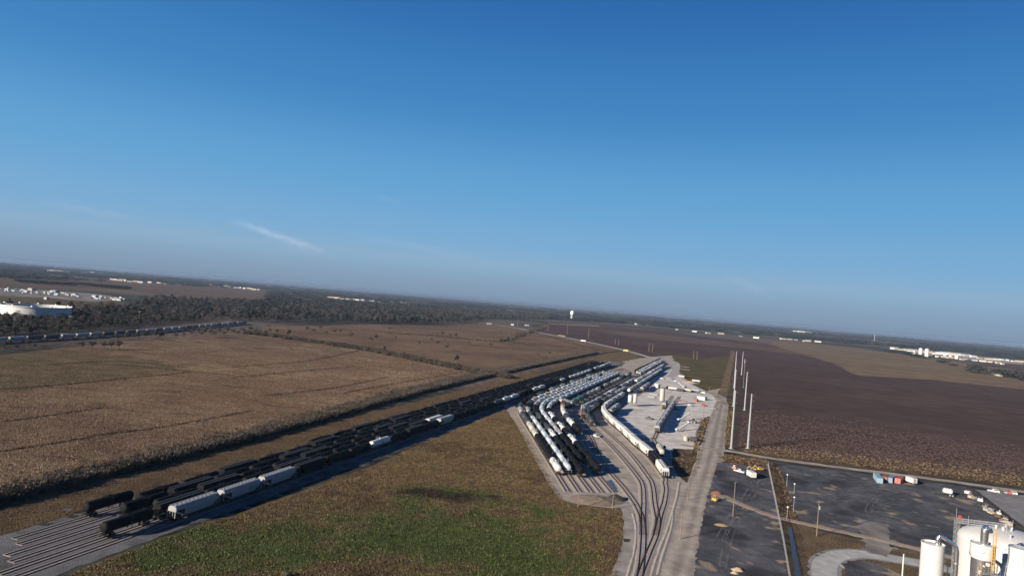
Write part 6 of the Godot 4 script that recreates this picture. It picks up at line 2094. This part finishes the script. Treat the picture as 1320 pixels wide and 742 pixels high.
# ---------- far off ----------
func make_far() -> void:
	# open-topped oil tank beyond the main line
	var c := gp(43, 411)
	var t := thing("oil_tank", "huge white open topped oil tank behind the trees", "storage tank", c)
	var r := 39.0
	var m := MB.new()
	m.lathe(Vector3.ZERO, Vector3.UP, [Vector2(0, r), Vector2(17.2, r), Vector2(17.2, r - 0.4), Vector2(0, r - 0.4)], 64)
	part("shell", m, M.white, t)
	m = MB.new()
	m.lathe(Vector3.ZERO, Vector3.UP, [Vector2(16.2, r), Vector2(16.2, r + 1.0), Vector2(16.5, r + 1.0), Vector2(16.5, r)], 64)
	part("wind_girder", m, M.white, t)
	m = MB.new()
	m.lathe(Vector3.ZERO, Vector3.UP, [Vector2(10.0, r - 0.5), Vector2(10.4, r - 3.0), Vector2(10.2, 0.01)], 48)
	part("floating_roof", m, M.galv, t)
	m = MB.new()
	m.bar(Vector3(-r + 1.0, 17.0, 0), Vector3(-4.0, 10.6, 0), 1.0, 0.5)
	part("roof_ladder", m, M.galv, t)
	for k in 12:
		m = MB.new()
		var a := TAU * k / 12.0
		m.box(Vector3(cos(a) * (r - 0.2), 17.9, sin(a) * (r - 0.2)), Vector3(1.6, 1.4, 1.6))
		part("foam_box", m, M.white, t)
	# water tower
	var w := gp(737, 412.6)
	t = thing("water_tower", "white domed water tower on a thick pale column", "water tower", w)
	m = MB.new()
	m.lathe(Vector3.ZERO, Vector3.UP, [Vector2(0, 7.4), Vector2(30, 7.0)], 24)
	part("column", m, M.light_grey, t)
	m = MB.new()
	m.lathe(Vector3.ZERO, Vector3.UP, [Vector2(29, 7.0), Vector2(33, 9.2), Vector2(40, 9.8), Vector2(45, 8.4), Vector2(48, 5.0), Vector2(49, 0.01)], 24)
	part("bowl", m, M.lamp_white, t)
	for k in 12:
		m = MB.new()
		var a := TAU * k / 12.0
		m.bar(Vector3(cos(a) * 7.4, 0, sin(a) * 7.4), Vector3(cos(a) * 7.1, 29.5, sin(a) * 7.1), 0.7, 0.7)
		part("rib", m, M.light_grey, t)
	# mast among the far trees
	var mt := gp(1127.4, 440.5)
	t = thing("lattice_mast", "thin pale lattice mast among the far trees", "mast", mt)
	m = MB.new()
	for k in 3:
		var a := TAU * k / 3.0
		m.bar(Vector3(cos(a) * 2.2, 0, sin(a) * 2.2), Vector3(cos(a) * 0.8, 55, sin(a) * 0.8), 0.8, 0.8)
	for k in 18:
		for j in 3:
			var a := TAU * j / 3.0
			var b := TAU * (j + 1) / 3.0
			var r0 := lerpf(2.2, 0.8, k / 18.0)
			m.bar(Vector3(cos(a) * r0, k * 3.0, sin(a) * r0), Vector3(cos(b) * r0, k * 3.0 + 3.0, sin(b) * r0), 0.4, 0.4)
	part("lattice", m, M.cream, t)
	# yellow lorry on the highway
	t = thing("yellow_lorry", "yellow lorry on the highway past the far end of the yard", "lorry", gp(807, 453), 1.0)
	m = MB.new()
	m.box(Vector3(0, 2.2, 1.0), Vector3(2.6, 2.6, 7.0))
	part("box", m, M.yellow, t)
	m = MB.new()
	profile_body(m, [Vector2(-2.6, 0.7), Vector2(-2.6, 3.0), Vector2(-4.0, 2.9), Vector2(-4.6, 1.8), Vector2(-4.7, 0.7)], 2.4, 0.05)
	part("cab", m, M.yellow, t)
	wheels(t, 1.05, [-3.6, 2.6, 3.8], 0.5)
	for d in [[722, 433.2, "dark"], [726, 434.0, "rusty"], [752, 440.3, "grey"]]:
		box_trailer(gp(d[0], d[1]), 1.1, 11.0, 2.4, "%s lorry trailer standing along the far highway" % d[2], "", {"dark": M.dark_grey, "grey": M.galv, "rusty": M.brown}[d[2]])
	# towns and works on the plain; line: x0, y0, x1, y1, count, smallest and largest length, height, phrase
	var rows := [
		[60, 350, 90, 352, 3, 60, 90, 9, "long pale warehouse in the far woods left of the brown field"],
		[105, 352, 125, 353, 3, 40, 70, 8, "pale warehouse deeper in the far woods"],
		[142, 360, 160, 362, 4, 30, 50, 8, "pale building at the corner of the far brown field"],
		[165, 363, 235, 367, 10, 18, 40, 6, "small pale building along the far side of the brown field"],
		[235, 366, 300, 370, 9, 20, 45, 6, "white works building at the tree line behind the brown field"],
		[300, 371, 335, 374, 7, 18, 40, 7, "small white building at the end of the brown field"],
		[423, 384, 470, 388, 9, 18, 42, 7, "white town building above the wide belt of trees"],
		[470, 388, 560, 394, 11, 14, 36, 6, "pale town building strung out above the belt of trees"],
		[575, 396, 660, 402, 8, 25, 60, 7, "pale building among the far trees past the wood"],
		[612, 417, 690, 421, 3, 8, 14, 4, "low farm building at the far end of the highway"],
		[750, 411, 840, 420, 6, 14, 26, 5, "pale building near the water tower"],
		[860, 424, 980, 436, 6, 12, 26, 4, "small pale farm building along the far edge of the plough land"],
		[1005, 437, 1060, 442, 6, 14, 30, 5, "white farm building by the far tree line"],
		[1025, 427, 1045, 429, 3, 60, 90, 12, "large pale shed deep in the far plain"],
		[1150, 450, 1200, 455, 8, 16, 40, 6, "white works building of the far plant"],
		[1190, 454, 1262, 461, 9, 22, 60, 6, "long white roof of the far plant"],
		[1262, 462, 1330, 468, 10, 12, 30, 5, "pale building past the far plant"],
		[1200, 459, 1300, 470, 12, 8, 18, 5, "small white hut in front of the far plant"],
		[1280, 483, 1293, 485, 3, 10, 16, 4, "white farm hut at the dark hedge in the plough land"]]
	for d in rows:
		for k in d[4]:
			var f: float = (k + rng.randf()) / d[4]
			var p: Vector3 = gp(lerpf(d[0], d[2], f), lerpf(d[1], d[3], f) + rng.randf_range(-0.5, 0.5))
			var l := rng.randf_range(d[5], d[6])
			shed("far_building", p, rng.randf_range(0.9, 1.9), l * rng.randf_range(0.35, 0.6), d[7] * rng.randf_range(0.7, 1.2), l, [M.white, M.cream, M.tan, M.light_grey][rng.randi() % 4], [M.white, M.light_grey, M.roof, M.roof_dark][rng.randi() % 4], d[8], "building", d[8], false)
	for d in [[1186.8, 458.5, 26.0, 6.0], [1195.0, 459.5, 26.0, 6.5], [1178.8, 456.5, 12.0, 5.0], [1204.5, 459.8, 11.0, 6.0], [1218.5, 460.5, 9.0, 5.0], [1225.5, 461.5, 10.0, 5.0], [1233.5, 462.5, 12.0, 6.0]]:
		t = thing("plant_silo", "%s white silo standing before the far plant" % ("tall" if d[2] > 20.0 else "squat"), "silo", gp(d[0], d[1]), 0.0, "silos of the far plant")
		m = MB.new()
		m.lathe(Vector3.ZERO, Vector3.UP, [Vector2(0, d[3]), Vector2(d[2], d[3])], 16)
		part("shell", m, M.white, t)
		m = MB.new()
		m.lathe(Vector3.ZERO, Vector3.UP, [Vector2(d[2], d[3] + 0.3), Vector2(d[2] + 2.5, 0.01)], 16)
		part("cap", m, M.white, t)
	# parked trailers and huts of the lot behind the oil tank
	for k in 60:
		var f := rng.randf()
		var p: Vector3 = gp(lerpf(-10, 160, f), lerpf(373, 387, f) + rng.randf_range(-2.5, 2.0))
		var tint := rng.randi() % 4
		box_trailer(p, rng.randf_range(0.8, 1.3), rng.randf_range(7, 13), 2.4, "%s trailer parked in the lot beyond the oil tank" % ["pale", "grey", "blue", "dark"][tint], "trailers beyond the oil tank", [M.light_grey, M.galv, M.pale_blue, M.dark_grey][tint])
	for d in [[59, 386, 9], [153, 387.5, 16], [122, 383, 15], [96, 381, 12], [70, 377, 22], [40, 374, 18]]:
		shed("lot_building", gp(d[0], d[1]), 1.1, d[2] * 0.5, 4.5, d[2], M.light_grey, M.galv, "plain building in the lot beyond the oil tank", "building", "buildings beyond the oil tank", false)
	for d in [[88, 425, 16], [178, 418, 18], [306, 410, 14]]:
		t = thing("line_pole", "thin grey pole beside the main line train", "power pole", gp(d[0], d[1]), 0.0, "poles beside the main line")
		m = MB.new()
		m.tube(Vector3.ZERO, Vector3(0, d[2], 0), 0.2, 0.15, 8)
		part("post", m, M.wood, t)
		m = MB.new()
		m.box(Vector3(0, d[2] - 1.0, 0), Vector3(4.0, 0.25, 0.25))
		part("crossarm", m, M.light_grey, t)


func _ready() -> void:
	rng.seed = 4711
	n_big = noise(1.0 / 140.0, 11, 3)
	n_mid = noise(1.0 / 22.0, 12, 3)
	n_small = noise(1.0 / 3.5, 13, 2)
	make_camera_and_light()
	make_materials()
	make_ground()
	make_rail()
	make_plants()
	make_things()
